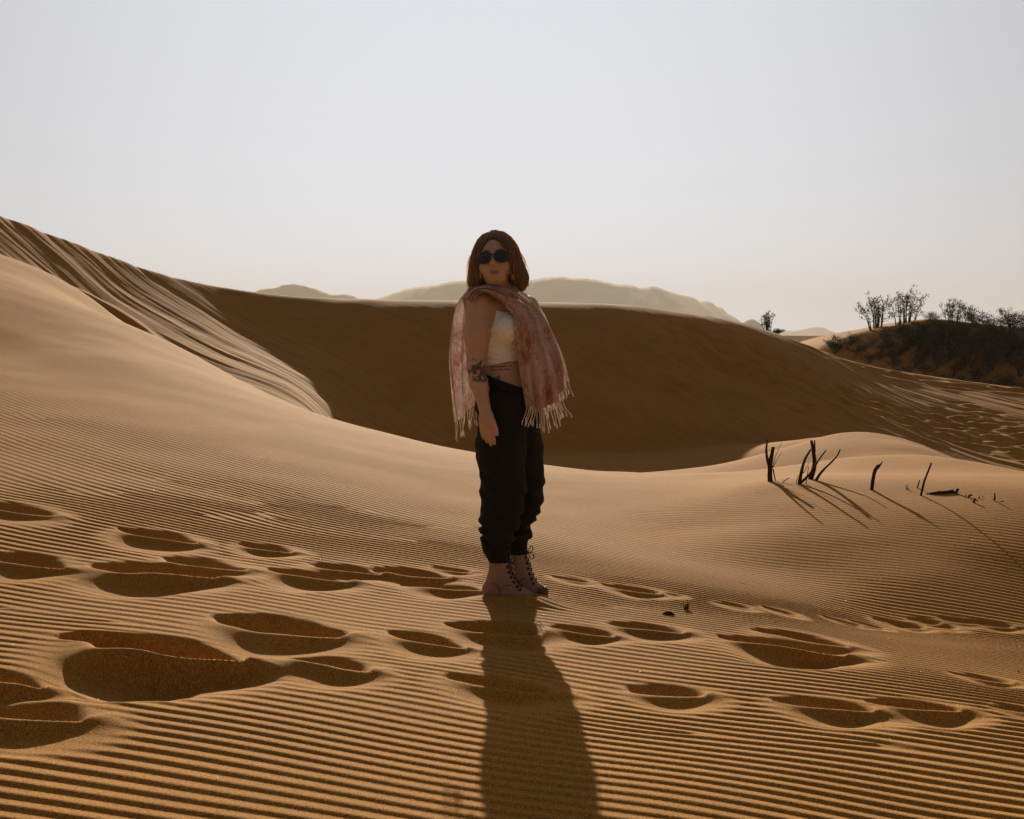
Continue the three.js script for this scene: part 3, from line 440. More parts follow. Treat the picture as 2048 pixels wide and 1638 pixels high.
// ---------------------------------------------------------------- bodies from distance fields
const V = (x, y, z) => ({ x, y, z });
function cone(p, a, b) {                                // distance to a bone [x, y, z, r] - [x, y, z, r]
  const bx = b[0] - a[0], by = b[1] - a[1], bz = b[2] - a[2], px = p.x - a[0], py = p.y - a[1], pz = p.z - a[2];
  const t = clamp((px * bx + py * by + pz * bz) / (bx * bx + by * by + bz * bz));
  return Math.hypot(px - bx * t, py - by * t, pz - bz * t) - lerp(a[3], b[3], t);
}
function egg(p, c, r) { const x = (p.x - c[0]) / r[0], y = (p.y - c[1]) / r[1], z = (p.z - c[2]) / r[2], k0 = Math.hypot(x, y, z), k1 = Math.hypot(x / r[0], y / r[1], z / r[2]); return k1 < 1e-9 ? -Math.min(...r) : k0 * (k0 - 1) / k1; }
function eggTurned(p, c, r, a) { const s = Math.sin(a), k = Math.cos(a), x = p.x - c[0], z = p.z - c[2]; return egg(V(x * k - z * s, p.y - c[1], x * s + z * k), [0, 0, 0], r); }   // its x axis turned by a about y
function chain(p, pts, k) { let d = 1e9; for (let i = 0; i + 1 < pts.length; i++) { const e = cone(p, pts[i], pts[i + 1]); d = d > 1e8 ? e : smin(d, e, k); } return d; }
function skin(f, lo, hi, cell) {                        // surface nets: a smooth closed mesh of f = 0
  const n = [0, 1, 2].map((k) => Math.ceil((hi[k] - lo[k]) / cell) + 2), [nx, ny, nz] = n, T = new Float32Array(nx * ny * nz), at = (i, j, k) => (k * ny + j) * nx + i, q = V(0, 0, 0);
  for (let k = 0; k < nz; k++) for (let j = 0; j < ny; j++) for (let i = 0; i < nx; i++) { q.x = lo[0] + (i - 0.5) * cell; q.y = lo[1] + (j - 0.5) * cell; q.z = lo[2] + (k - 0.5) * cell; T[at(i, j, k)] = (i && j && k && i < nx - 1 && j < ny - 1 && k < nz - 1) ? f(q) : 1; }
  const id = new Int32Array(nx * ny * nz).fill(-1), P = [], I = [], c = [0, 0, 0, 0, 0, 0, 0, 0];
  for (let k = 0; k < nz - 1; k++) for (let j = 0; j < ny - 1; j++) for (let i = 0; i < nx - 1; i++) {
    let m = 0; for (let e = 0; e < 8; e++) { c[e] = T[at(i + (e & 1), j + ((e >> 1) & 1), k + (e >> 2))]; if (c[e] < 0) m |= 1 << e; }
    if (m === 0 || m === 255) continue;
    let sx = 0, sy = 0, sz = 0, cnt = 0;
    for (let a = 0; a < 8; a++) for (let b = 1; b < 8; b <<= 1) { const o = a | b; if (o === a) continue; if ((c[a] < 0) === (c[o] < 0)) continue; const t = c[a] / (c[a] - c[o]); sx += (a & 1) + (b === 1 ? t : 0); sy += ((a >> 1) & 1) + (b === 2 ? t : 0); sz += (a >> 2) + (b === 4 ? t : 0); cnt++; }
    id[at(i, j, k)] = P.length / 3; P.push(lo[0] + (i - 0.5 + sx / cnt) * cell, lo[1] + (j - 0.5 + sy / cnt) * cell, lo[2] + (k - 0.5 + sz / cnt) * cell);
  }
  const quad = (a, b, d, e, flip) => { if (a < 0 || b < 0 || d < 0 || e < 0) return; flip ? I.push(a, d, b, a, e, d) : I.push(a, b, d, a, d, e); };
  for (let k = 1; k < nz - 1; k++) for (let j = 1; j < ny - 1; j++) for (let i = 1; i < nx - 1; i++) {
    const s = T[at(i, j, k)] < 0;
    if (s !== T[at(i + 1, j, k)] < 0) quad(id[at(i, j - 1, k - 1)], id[at(i, j, k - 1)], id[at(i, j, k)], id[at(i, j - 1, k)], !s);
    if (s !== T[at(i, j + 1, k)] < 0) quad(id[at(i - 1, j, k - 1)], id[at(i - 1, j, k)], id[at(i, j, k)], id[at(i, j, k - 1)], !s);
    if (s !== T[at(i, j, k + 1)] < 0) quad(id[at(i - 1, j - 1, k)], id[at(i, j - 1, k)], id[at(i, j, k)], id[at(i - 1, j, k)], !s);
  }
  const N = new Float32Array(P.length), h = cell * 0.5, f3 = (x, y, z) => { q.x = x; q.y = y; q.z = z; return f(q); };
  for (let v = 0; v < P.length; v += 3) { const [x, y, z] = [P[v], P[v + 1], P[v + 2]], gx = f3(x + h, y, z) - f3(x - h, y, z), gy = f3(x, y + h, z) - f3(x, y - h, z), gz = f3(x, y, z + h) - f3(x, y, z - h), l = Math.hypot(gx, gy, gz) || 1; N[v] = gx / l; N[v + 1] = gy / l; N[v + 2] = gz / l; }
  const g = new THREE.BufferGeometry(); g.setAttribute('position', new THREE.Float32BufferAttribute(P, 3)); g.setAttribute('normal', new THREE.Float32BufferAttribute(N, 3)); g.setIndex(I); return g;
}
function tint(g, fn) { const p = g.attributes.position, C = new Float32Array(p.count * 3); for (let i = 0; i < p.count; i++) C.set(fn(p.getX(i), p.getY(i), p.getZ(i)), i * 3); g.setAttribute('color', new THREE.BufferAttribute(C, 3)); return g; }
// ---------------------------------------------------------------- the person (metres from the spot between the feet; x right, z towards the camera)
const person = thing('person', 'person in sunglasses, patterned shawl, white crop top and black trousers, standing on the rippled sand', 'person', [-0.032, ground(-0.4, -5.4) * 0 + base(-0.032, -5.4), -5.4]);
const noise3 = (x, y, z) => perlin.noise(x, y, z);
const TORSO = 0.69;                                     // her chest looks to the right of the camera by this turn
// ----- body
const armR = [[-0.115, 1.318, 0.075, 0.056], [-0.127, 1.19, 0.105, 0.0535], [-0.127, 1.04, 0.125, 0.037], [-0.116, 0.975, 0.14, 0.0385], [-0.088, 0.862, 0.165, 0.0255]];
const armL = [[0.105, 1.30, -0.115, 0.05], [0.15, 1.03, -0.1, 0.04], [0.135, 0.96, -0.01, 0.035], [0.10, 0.93, 0.05, 0.026]];
function torsoField(p) {
  let d = eggTurned(p, [0.0, 1.215, -0.01], [0.138, 0.16, 0.098], TORSO);
  d = smin(d, eggTurned(p, [0.006, 1.08, 0], [0.112, 0.13, 0.083], TORSO), 0.06);
  d = smin(d, eggTurned(p, [0.018, 0.90, 0], [0.15, 0.12, 0.112], TORSO), 0.08);
  for (const s of [-1, 1]) d = smin(d, egg(p, [0.066 + s * -0.055, 1.205, 0.05 + s * 0.056], [0.056, 0.056, 0.056]), 0.035);   // bust
  d = smin(d, cone(p, [-0.105, 1.325, 0.065, 0.045], [0.1, 1.31, -0.11, 0.045]), 0.05);
  d = smin(d, cone(p, [-0.005, 1.33, -0.01, 0.055], [-0.028, 1.45, -0.005, 0.048]), 0.035);
  return d;
}
function handField(p) {
  const w = [-0.088, 0.862, 0.165, 0.0245];
  let d = smin(cone(p, w, [-0.08, 0.822, 0.17, 0.026]), cone(p, [-0.093, 0.81, 0.168, 0.02], [-0.098, 0.787, 0.168, 0.0145]), 0.02);
  d = smin(d, cone(p, [-0.074, 0.825, 0.172, 0.021], [-0.062, 0.785, 0.17, 0.0145]), 0.02);
  d = smin(d, cone(p, [-0.084, 0.825, 0.171, 0.021], [-0.08, 0.782, 0.172, 0.0155]), 0.015);
  const fingers = [
    [[-0.1, 0.79, 0.166, 0.0088], [-0.101, 0.762, 0.166, 0.0082], [-0.097, 0.742, 0.158, 0.0074], [-0.093, 0.726, 0.148, 0.0064]],
    [[-0.088, 0.785, 0.171, 0.0092], [-0.087, 0.75, 0.173, 0.0086], [-0.082, 0.727, 0.165, 0.0078], [-0.077, 0.711, 0.154, 0.0067]],
    [[-0.075, 0.783, 0.173, 0.0094], [-0.071, 0.745, 0.176, 0.0088], [-0.064, 0.718, 0.168, 0.008], [-0.06, 0.698, 0.158, 0.0068]],
    [[-0.062, 0.786, 0.171, 0.0092], [-0.055, 0.752, 0.174, 0.0086], [-0.048, 0.726, 0.168, 0.0078], [-0.044, 0.704, 0.16, 0.0067]],
    [[-0.071, 0.832, 0.172, 0.0125], [-0.051, 0.803, 0.18, 0.0105], [-0.038, 0.772, 0.18, 0.0092], [-0.033, 0.746, 0.174, 0.0074]],
  ];
  for (const f of fingers) d = smin(d, chain(p, f, 0.004), f === fingers[4] ? 0.012 : 0.006);
  return d;
}
function bodyField(p) {
  let d = torsoField(p);
  if (p.x < 0.02) d = smin(d, chain(p, armR, 0.02), 0.035);
  if (p.x > 0.02) d = smin(d, chain(p, armL, 0.02), 0.03);
  if (p.y < 0.9) { const l = Math.min(chain(p, [[-0.02, 0.84, 0.05, 0.085], [-0.01, 0.46, 0.06, 0.05], [-0.028, 0.1, 0.06, 0.035]], 0.03), chain(p, [[0.06, 0.84, -0.05, 0.085], [0.085, 0.46, -0.06, 0.045], [0.05, 0.1, -0.07, 0.026]], 0.03)); d = smin(d, l, 0.04); }
  return d;
}
// ----- head, modelled upright and then turned to the camera, chin a little raised
const headTurn = new THREE.Matrix4().makeRotationFromEuler(new THREE.Euler(-0.16, -0.12, 0.085, 'YXZ')).scale(new THREE.Vector3(1.05, 1.05, 1.05)).setPosition(-0.04, 1.502, 0.02), headBack = headTurn.clone().invert(), hv = new THREE.Vector3();
const toHead = (p) => { hv.set(p.x, p.y, p.z).applyMatrix4(headBack); return V(hv.x, hv.y, hv.z); };
function faceField(h) {
  let d = egg(h, [0, 0.035, -0.012], [0.073, 0.083, 0.09]);
  d = smin(d, egg(h, [0, -0.03, 0.022], [0.06, 0.082, 0.068]), 0.03);
  d = smin(d, egg(h, [0, -0.083, 0.05], [0.027, 0.02, 0.026]), 0.035);
  for (const s of [-1, 1]) { d = smin(d, egg(h, [s * 0.036, -0.03, 0.052], [0.027, 0.026, 0.024]), 0.025); d = smin(d, egg(h, [s * 0.03, 0.028, 0.064], [0.03, 0.009, 0.014]), 0.018); d = smin(d, egg(h, [s * 0.072, -0.012, -0.012], [0.009, 0.03, 0.018]), 0.008); }
  for (const s of [-1, 1]) d = -smin(-d, egg(h, [s * 0.031, 0.007, 0.098], [0.017, 0.012, 0.02]), 0.015);
  d = smin(d, cone(h, [0, 0.012, 0.084, 0.008], [0, -0.026, 0.101, 0.0115]), 0.014);
  for (const s of [-1, 1]) { d = smin(d, egg(h, [s * 0.0125, -0.031, 0.092], [0.0085, 0.0075, 0.0095]), 0.006); d = -smin(-d, egg(h, [s * 0.0075, -0.0395, 0.0975], [0.0042, 0.0035, 0.005]), 0.003); }
  d = smin(d, egg(h, [0, -0.0575, 0.0845], [0.023, 0.0052, 0.0075]), 0.005);
  d = smin(d, egg(h, [0, -0.0675, 0.0825], [0.019, 0.0062, 0.008]), 0.005);
  d = -smin(-d, egg(h, [0, -0.0622, 0.0925], [0.022, 0.0013, 0.006]), 0.003);
  return smin(d, cone(h, [0, -0.06, -0.018, 0.043], [0.012, -0.15, -0.026, 0.046]), 0.03);
}
const skinTone = (x, y, z) => { const v = 1 + 0.06 * noise3(x * 30, y * 30, z * 30) + 0.05 * noise3(x * 110, y * 110, z * 110); return [0.5 * v, 0.32 * v, 0.22 * v]; };
const skinMat = new THREE.MeshPhysicalMaterial({ vertexColors: true, roughness: 0.55, specularIntensity: 0.6 });
{
  const bodyGeo = skin(bodyField, [-0.24, 0.62, -0.24], [0.26, 1.42, 0.26], 0.0065), handGeo = skin((p) => smin(handField(p), cone(p, armR[3], armR[4]), 0.01), [-0.15, 0.67, 0.11], [-0.005, 0.9, 0.215], 0.0026);
  tint(handGeo, skinTone);
  const legsGeo = skin(bodyField, [-0.16, 0.06, -0.2], [0.22, 0.625, 0.2], 0.011);
  tint(bodyGeo, (x, y, z) => {                          // inked flower band on the forearm
    const c = skinTone(x, y, z), ink = x < -0.02 && y > 0.975 && y < 1.075 && z > 0.1 ? sstep(0.02, 0.16, noise3(x * 75, y * 60, z * 75) + 0.25 - Math.abs(y - 1.025) * 6 + (x + 0.115) * 6) : 0;
    return c.map((v, k) => lerp(v, [0.045, 0.035, 0.03][k], ink * 0.85));
  });
  tint(legsGeo, skinTone);
  const headGeo = skin(faceField, [-0.1, -0.15, -0.125], [0.1, 0.135, 0.13], 0.0026);
  tint(headGeo, (x, y, z) => { const c = skinTone(x, y, z), lip = sstep(1.15, 0.8, Math.hypot(x / 0.022, (y + 0.0622) / 0.0088)) * sstep(0.06, 0.075, z), brow = 0.75 * sstep(1.2, 0.7, Math.hypot((Math.abs(x) - 0.032) / 0.022, (y - 0.034 + 8 * (Math.abs(x) - 0.03) ** 2) / 0.0055)) * sstep(0.05, 0.06, z); return c.map((v, k) => lerp(lerp(v, [0.33, 0.14, 0.1][k], lip * 0.8), [0.05, 0.03, 0.02][k], brow)); });
  headGeo.applyMatrix4(headTurn);
  mesh('body', mergeGeometries([bodyGeo, legsGeo, handGeo, headGeo]), skinMat, person);
}
// ----- white crop top
const topMat = new THREE.MeshPhysicalMaterial({ color: new THREE.Color().setRGB(0.78, 0.76, 0.73), roughness: 0.9, sheen: 0.3 });
function topField(p) {
  const pull = 0.002 * Math.sin(p.y * 260 + p.x * 60 + 3 * noise3(p.x * 14, p.y * 14, p.z * 14)) * sstep(1.2, 1.1, p.y) + 0.0016 * Math.sin(p.y * 170 - p.x * 190 + 2 * noise3(p.x * 20, p.y * 20, 2)) * sstep(1.12, 1.2, p.y);
  let d = torsoField(p) - 0.007 - pull;
  d = Math.max(d, (1.052 + 0.17 * (p.x + 0.03)) - p.y, p.y - 1.335 + clamp((p.x - 0.01) * 1.6, 0, 0.1));
  d = Math.max(d, -(egg(p, [-0.125, 1.275, 0.10], [0.085, 0.115, 0.085])), -(egg(p, [0.11, 1.28, -0.13], [0.08, 0.11, 0.08])), -egg(p, [-0.005, 1.36, 0.04], [0.085, 0.1, 0.1]));
  return d;
}
mesh('crop_top', skin(topField, [-0.2, 1.03, -0.18], [0.2, 1.36, 0.2], 0.0045), topMat, person);
// ----- black denim joggers
const denimMap = dataTexture(256, 256, (() => { const r = rng(40); return (i, j) => { const v = 0.75 + 0.25 * Math.sin((i + j) * 0.8) * 0.4 + 0.25 * (r() - 0.5); return [v, v, v]; }; })());
const denimMat = new THREE.MeshPhysicalMaterial({ color: new THREE.Color().setRGB(0.013, 0.012, 0.0115), roughness: 0.88, specularIntensity: 0.5, sheen: 0.25, sheenRoughness: 0.6, sheenColor: new THREE.Color().setRGB(0.3, 0.27, 0.24) });
const legNear = [[-0.005, 0.83, 0.04, 0.118], [-0.021, 0.66, 0.055, 0.107], [-0.008, 0.52, 0.062, 0.099], [-0.008, 0.45, 0.066, 0.092], [-0.018, 0.385, 0.066, 0.084], [-0.036, 0.295, 0.062, 0.072], [-0.037, 0.235, 0.06, 0.06], [-0.031, 0.205, 0.06, 0.05]];
const legFar = [[0.05, 0.83, -0.035, 0.115], [0.078, 0.66, -0.055, 0.094], [0.087, 0.52, -0.06, 0.088], [0.09, 0.44, -0.06, 0.08], [0.08, 0.385, -0.06, 0.07], [0.062, 0.32, -0.062, 0.061], [0.052, 0.255, -0.066, 0.055], [0.05, 0.215, -0.068, 0.046]];
const waistAt = (p) => 1.003 - 0.36 * clamp(p.x + 0.085, -0.03, 0.16);
function trouserField(p) {
  const low = sstep(0.46, 0.3, p.y), w = noise3(p.x * 9, p.y * 13, p.z * 9), w2 = noise3(p.x * 24, p.y * 34, p.z * 24);
  const ruck = 0.009 * w + 0.004 * w2 + low * (0.009 * Math.sin(p.y * 95 + 4 * w + p.x * 20) * sstep(0.2, 0.26, p.y)) + 0.004 * Math.sin((p.y + 0.8 * p.x) * 70 + 3 * w) * sstep(0.62, 0.5, p.y) * (1 - low);
  let d = Math.min(chain(p, legNear, 0.03), chain(p, legFar, 0.03));
  d = smin(d, eggTurned(p, [0.018, 0.885, 0], [0.156, 0.125, 0.118], TORSO), 0.05);
  d = smin(d, eggTurned(p, [0.012, 0.97, 0], [0.128, 0.1, 0.097], TORSO), 0.03);
  d -= ruck * sstep(0.98, 0.86, p.y);
  // ribbed ankle cuffs
  const rib = 0.0012 * Math.sin(Math.atan2(p.z - 0.06, p.x + 0.029) * 46), rib2 = 0.0012 * Math.sin(Math.atan2(p.z + 0.068, p.x - 0.052) * 44);
  d = smin(d, Math.min(cone(p, [-0.03, 0.215, 0.06, 0.047], [-0.026, 0.17, 0.06, 0.0495]) - rib, cone(p, [0.051, 0.23, -0.068, 0.048], [0.055, 0.18, -0.068, 0.0495]) - rib2), 0.008);
  return Math.max(d, p.y - waistAt(p), (p.z > -0.01 ? 0.162 : 0.176) - p.y);
}
const trousers = mesh('trousers', skin(trouserField, [-0.2, 0.15, -0.22], [0.23, 1.03, 0.22], 0.0062), denimMat, person);
mesh('waistband', skin((p) => Math.max(Math.abs(torsoField(p) - 0.014) - 0.0028, p.y - waistAt(p) - 0.003, waistAt(p) - 0.035 - p.y), [-0.19, 0.88, -0.18], [0.2, 1.04, 0.2], 0.005), denimMat, trousers);
// ----- ankle boots
const suede = new THREE.MeshStandardMaterial({ color: new THREE.Color().setRGB(0.29, 0.175, 0.115), roughness: 0.92, bumpMap: sandBump, bumpScale: 0.0005 });
const rubber = new THREE.MeshStandardMaterial({ color: new THREE.Color().setRGB(0.10, 0.055, 0.032), roughness: 0.75 });
const black = new THREE.MeshStandardMaterial({ color: new THREE.Color().setRGB(0.02, 0.016, 0.013), roughness: 0.85 });
function makeBoot(ankle, heel, ball, toe, side) {       // points [x, y, z]; side = which flank faces the camera
  const up = (p) => {
    let d = cone(p, [ankle[0] - 0.002, ankle[1] + 0.085, ankle[2], 0.0455], [ankle[0], ankle[1], ankle[2], 0.0445]);
    d = smin(d, cone(p, [heel[0], heel[1] + 0.012, heel[2], 0.04], [ankle[0], ankle[1], ankle[2], 0.043]), 0.03);
    d = smin(d, cone(p, [ankle[0] + 0.01, ankle[1] - 0.02, ankle[2], 0.046], [ball[0], ball[1], ball[2], 0.036]), 0.03);
    d = smin(d, cone(p, [heel[0], heel[1], heel[2], 0.038], [ball[0], ball[1], ball[2], 0.036]), 0.025);
    d = smin(d, cone(p, [ball[0], ball[1], ball[2], 0.036], [toe[0], toe[1], toe[2], 0.03]), 0.02);
    return d + 0.0016 * noise3(p.x * 40, p.y * 40, p.z * 40);
  };
  const sole = (x, z) => { const t = clamp(((x - heel[0]) * (toe[0] - heel[0]) + (z - heel[2]) * (toe[2] - heel[2])) / ((toe[0] - heel[0]) ** 2 + (toe[2] - heel[2]) ** 2)); return lerp(heel[1], toe[1], t) - 0.024; };
  const lo = [heel[0] - 0.07, Math.min(heel[1], toe[1]) - 0.06, Math.min(ankle[2], toe[2]) - 0.07], hi = [toe[0] + 0.06, ankle[1] + 0.15, Math.max(ankle[2], toe[2]) + 0.07];
  const b = mesh('boot', skin((p) => Math.max(up(p), p.y - ankle[1] - 0.085, sole(p.x, p.z) - p.y), lo, hi, 0.0045), suede, person);
  mesh('sole', skin((p) => Math.max(up(p) - 0.004, p.y - sole(p.x, p.z) - 0.002, sole(p.x, p.z) - 0.014 - p.y), lo, hi, 0.0045), rubber, b);
  mesh('toe_cap', skin((p) => { const along = ((p.x - ball[0]) * (toe[0] - ball[0]) + (p.z - ball[2]) * (toe[2] - ball[2])) / Math.hypot(toe[0] - ball[0], toe[2] - ball[2]); return Math.max(up(p) - 0.003, 0.028 - along, sole(p.x, p.z) - p.y, p.y - sole(p.x, p.z) - 0.05); }, lo, hi, 0.0042), rubber, b);
  // seam, eyelets and laces along the instep
  const press = (x, y, z, off) => { const q = V(x, y, z); for (let k = 0; k < 12; k++) { const e = 0.001, d = up(q) - off, gx = up(V(q.x + e, q.y, q.z)) - up(V(q.x - e, q.y, q.z)), gy = up(V(q.x, q.y + e, q.z)) - up(V(q.x, q.y - e, q.z)), gz = up(V(q.x, q.y, q.z + e)) - up(V(q.x, q.y, q.z - e)), l = Math.hypot(gx, gy, gz) || 1; q.x -= d * gx / l; q.y -= d * gy / l; q.z -= d * gz / l; } return q; };
  const rows = 7, eyeN = [], eyeF = [];
  for (let k = 0; k < rows; k++) {
    const t = k / (rows - 1), cx = lerp(ankle[0] + 0.045, ball[0] + 0.012, t ** 1.15), cy = lerp(ankle[1] + 0.072, ball[1] + 0.034, t ** 0.9), cz = lerp(ankle[2], ball[2], t);
    for (const s of [1, -1]) { const q = press(cx - 0.012, cy, cz + s * 0.03, 0.001); (s > 0 ? eyeN : eyeF).push(q); const g = new THREE.TorusGeometry(0.0052, 0.0026, 6, 10); const m = mesh('eyelet', g, black, b); m.position.set(q.x, q.y, q.z); const e = 0.002; m.lookAt(q.x + (up(V(q.x + e, q.y, q.z)) - up(V(q.x - e, q.y, q.z))) * 100, q.y + (up(V(q.x, q.y + e, q.z)) - up(V(q.x, q.y - e, q.z))) * 100, q.z + (up(V(q.x, q.y, q.z + e)) - up(V(q.x, q.y, q.z - e))) * 100); }
  }
  const lace = []; const string = (pts, r = 0.0021) => lace.push(limb(pts.map((p) => [p.x, p.y, p.z]), r, r, 5, 2));
  for (let k = 0; k + 1 < rows; k++) for (const [A, B] of [[eyeN, eyeF], [eyeF, eyeN]]) { const m = press((A[k].x + B[k + 1].x) / 2 + 0.02, (A[k].y + B[k + 1].y) / 2 + 0.008, (A[k].z + B[k + 1].z) / 2, 0.0045); string([A[k], m, B[k + 1]]); }
  const knot = press(ankle[0] + 0.06, ankle[1] + 0.06, ankle[2], 0.006);
  for (const [dx, dy, dz] of [[0.016, 0.036, 0.014], [0.02, -0.026, 0.018]]) string([knot, V(knot.x + dx * 0.4, knot.y + dy * 0.7, knot.z + dz), V(knot.x + dx * 1.1, knot.y + dy, knot.z + dz * 1.3), V(knot.x + dx * 1.2, knot.y + dy * 0.3, knot.z + dz * 0.7), knot]);
  string([knot, V(knot.x + 0.016, knot.y + 0.004, knot.z + 0.008), V(knot.x + 0.034, knot.y - 0.002, knot.z + 0.008)]);
  const seam = (pts) => limb(pts.map(([x, y, z]) => { const q = press(x, y, z, 0.0005); return [q.x, q.y, q.z]; }), 0.0016, 0.0016, 5, 1);
  mesh('seam', mergeGeometries([seam([[heel[0] - 0.05, heel[1] + 0.05, heel[2] + 0.02], [heel[0] + 0.01, heel[1] + 0.045, heel[2] + 0.05], [heel[0] + 0.035, heel[1] + 0.015, heel[2] + 0.05], [heel[0] + 0.04, heel[1] - 0.012, heel[2] + 0.05]]), seam([[heel[0] + 0.036, heel[1] + 0.012, heel[2] + 0.05], [lerp(heel[0], ball[0], 0.55), heel[1] + 0.04, ball[2] + 0.04], [lerp(heel[0], ball[0], 0.72), ball[1] + 0.06, ball[2] + 0.03]])]), rubber, b);
  mesh('laces', mergeGeometries(lace), black, b);
  return b;
}
makeBoot([-0.024, 0.098, 0.06], [-0.058, 0.03, 0.055], [0.066, 0.012, 0.092], [0.118, 0.0, 0.105], 1);
makeBoot([0.057, 0.122, -0.068], [0.022, 0.028, -0.078], [0.128, 0.012, -0.045], [0.166, 0.006, -0.035], 1);
// ----- hair: a chin-length bob with a side parting, plus loose strands
const hairMat = new THREE.MeshPhysicalMaterial({ color: new THREE.Color().setRGB(0.115, 0.062, 0.027), roughness: 0.62, specularIntensity: 0.7, anisotropy: 0 });
const strandMat = new THREE.MeshPhysicalMaterial({ color: new THREE.Color().setRGB(0.55, 0.29, 0.11), roughness: 0.6, transmission: 0.6, thickness: 0, side: THREE.DoubleSide, specularIntensity: 0.6 });
function ribbon(path, w0, w1) {                          // a lock of a few hairs: one thin strip along the path
  const c = new THREE.CatmullRomCurve3(path.map((p) => new THREE.Vector3(...p))), n = 14, P = [], I = [], t = new THREE.Vector3(), s = new THREE.Vector3();
  for (let k = 0; k <= n; k++) { const p = c.getPoint(k / n), w = lerp(w0, w1, k / n); c.getTangent(k / n, t); s.set(0.25, 0, 1).cross(t).normalize(); P.push(p.x - s.x * w, p.y - s.y * w, p.z - s.z * w, p.x + s.x * w, p.y + s.y * w, p.z + s.z * w); if (k < n) I.push(2 * k, 2 * k + 1, 2 * k + 2, 2 * k + 1, 2 * k + 3, 2 * k + 2); }
  const g = new THREE.BufferGeometry(); g.setAttribute('position', new THREE.Float32BufferAttribute(P, 3)); g.setIndex(I); g.computeVertexNormals(); return g;
}
function hairField(h) {
  let d = egg(h, [0.0, 0.036, -0.018], [0.087, 0.1, 0.102]);
  d = smin(d, egg(h, [0, -0.05, -0.045], [0.098, 0.1, 0.07]), 0.05);
  d = smin(d, chain(h, [[-0.055, 0.055, 0.02, 0.03], [-0.081, -0.02, 0.022, 0.027], [-0.092, -0.085, 0.016, 0.026], [-0.09, -0.105, 0.01, 0.016]], 0.02), 0.03);
  d = smin(d, chain(h, [[0.055, 0.05, 0.026, 0.032], [0.083, -0.02, 0.028, 0.031], [0.104, -0.085, 0.02, 0.031], [0.106, -0.118, 0.012, 0.017]], 0.02), 0.03);
  d = Math.max(d, -egg(h, [-0.002, -0.03, 0.09], [0.06, 0.125, 0.085]), -egg(h, [0.004, -0.12, 0.05], [0.055, 0.09, 0.06]));
  const part = Math.hypot((h.x - 0.03) * 1.0, (h.y - 0.13) * 0.25); d += 0.0035 * Math.exp(-((part / 0.012) ** 2)) * (h.z > -0.06 ? 1 : 0);
  const a = Math.atan2(h.x - 0.02, h.z + 0.02), g = Math.sin(a * 58 + 5 * noise3(h.x * 18, h.y * 7, h.z * 18)) * 0.6 + Math.sin(a * 23 + h.y * 12 + 3 * noise3(h.x * 9, h.y * 5, 4));
  return d - 0.0021 * g * sstep(0.13, 0.06, h.y);
}
{
  const g = skin(hairField, [-0.14, -0.16, -0.14], [0.15, 0.155, 0.12], 0.0032); g.applyMatrix4(headTurn);
  const hair = mesh('hair', g, hairMat, person), r = rng(61), strands = [];
  const onHair = (x, y, z, off) => { const q = V(x, y, z); for (let k = 0; k < 8; k++) { const e = 0.002, d = hairField(q) - off, gx = hairField(V(q.x + e, q.y, q.z)) - hairField(V(q.x - e, q.y, q.z)), gz = hairField(V(q.x, q.y, q.z + e)) - hairField(V(q.x, q.y, q.z - e)), gy = hairField(V(q.x, q.y + e, q.z)) - hairField(V(q.x, q.y - e, q.z)), l = Math.hypot(gx, gy, gz) || 1; q.x -= d * gx / l; q.y -= d * gy / l; q.z -= d * gz / l; } return [q.x, q.y, q.z]; };
  for (let k = 0; k < 260; k++) {
    const side = r() < 0.5 ? -1 : 1, front = r(), a = side * lerp(0.5, 2.4, front), off = 0.001 + 0.009 * r(), P = [];
    const x0 = 0.03 + side * 0.012 * r(), len = 0.75 + 0.3 * r();
    for (let m = 0; m <= 5; m++) { const t = m / 5 * len, y = 0.135 - 0.255 * t, w = 0.04 + 0.075 * Math.sin(Math.min(1, t * 1.5) * Math.PI / 2); P.push(onHair(lerp(x0, Math.sin(a) * w * 1.05, Math.min(1, t * 2.2)), y, Math.cos(a) * w * 0.85 - 0.02, off * (0.4 + t))); }
    if (k % 3 === 0) strands.push(ribbon(P, 0.0012, 0.0008));
  }
  for (let k = 0; k < 130; k++) {                                                        // outermost hairs, just clear of the mass all round
    const side = k % 2 ? 1 : -1, zz = (r() - 0.55) * 0.07, off = 0.003 + 0.006 * r(), P = []; for (let m = 0; m <= 6; m++) { const t = m / 6, y = 0.142 - 0.25 * t; P.push(onHair(side * (-0.012 + 0.13 * Math.sin(Math.min(1, t * 1.6) * 1.57)), y, zz - 0.02, off)); }
    strands.push(ribbon(P, 0.0018, 0.0012));
  }
  for (let k = 0; k < 34; k++) {                                                         // fly-aways
    const side = r() < 0.55 ? -1 : 1, y = lerp(-0.02, -0.09, r()), s = onHair(side * 0.1, y + 0.06, (r() - 0.6) * 0.08, 0), o = 0.005 + 0.013 * r();
    strands.push(ribbon([s, [s[0] + side * o * 0.8, s[1] - 0.035, s[2]], [s[0] + side * o, s[1] - 0.07, s[2] + 0.004], [s[0] + side * o * 0.3, s[1] - 0.105, s[2]]], 0.0014, 0.0008));
  }
  const sg = mergeGeometries(strands); sg.applyMatrix4(headTurn); mesh('loose_strands', sg, strandMat, hair);
}
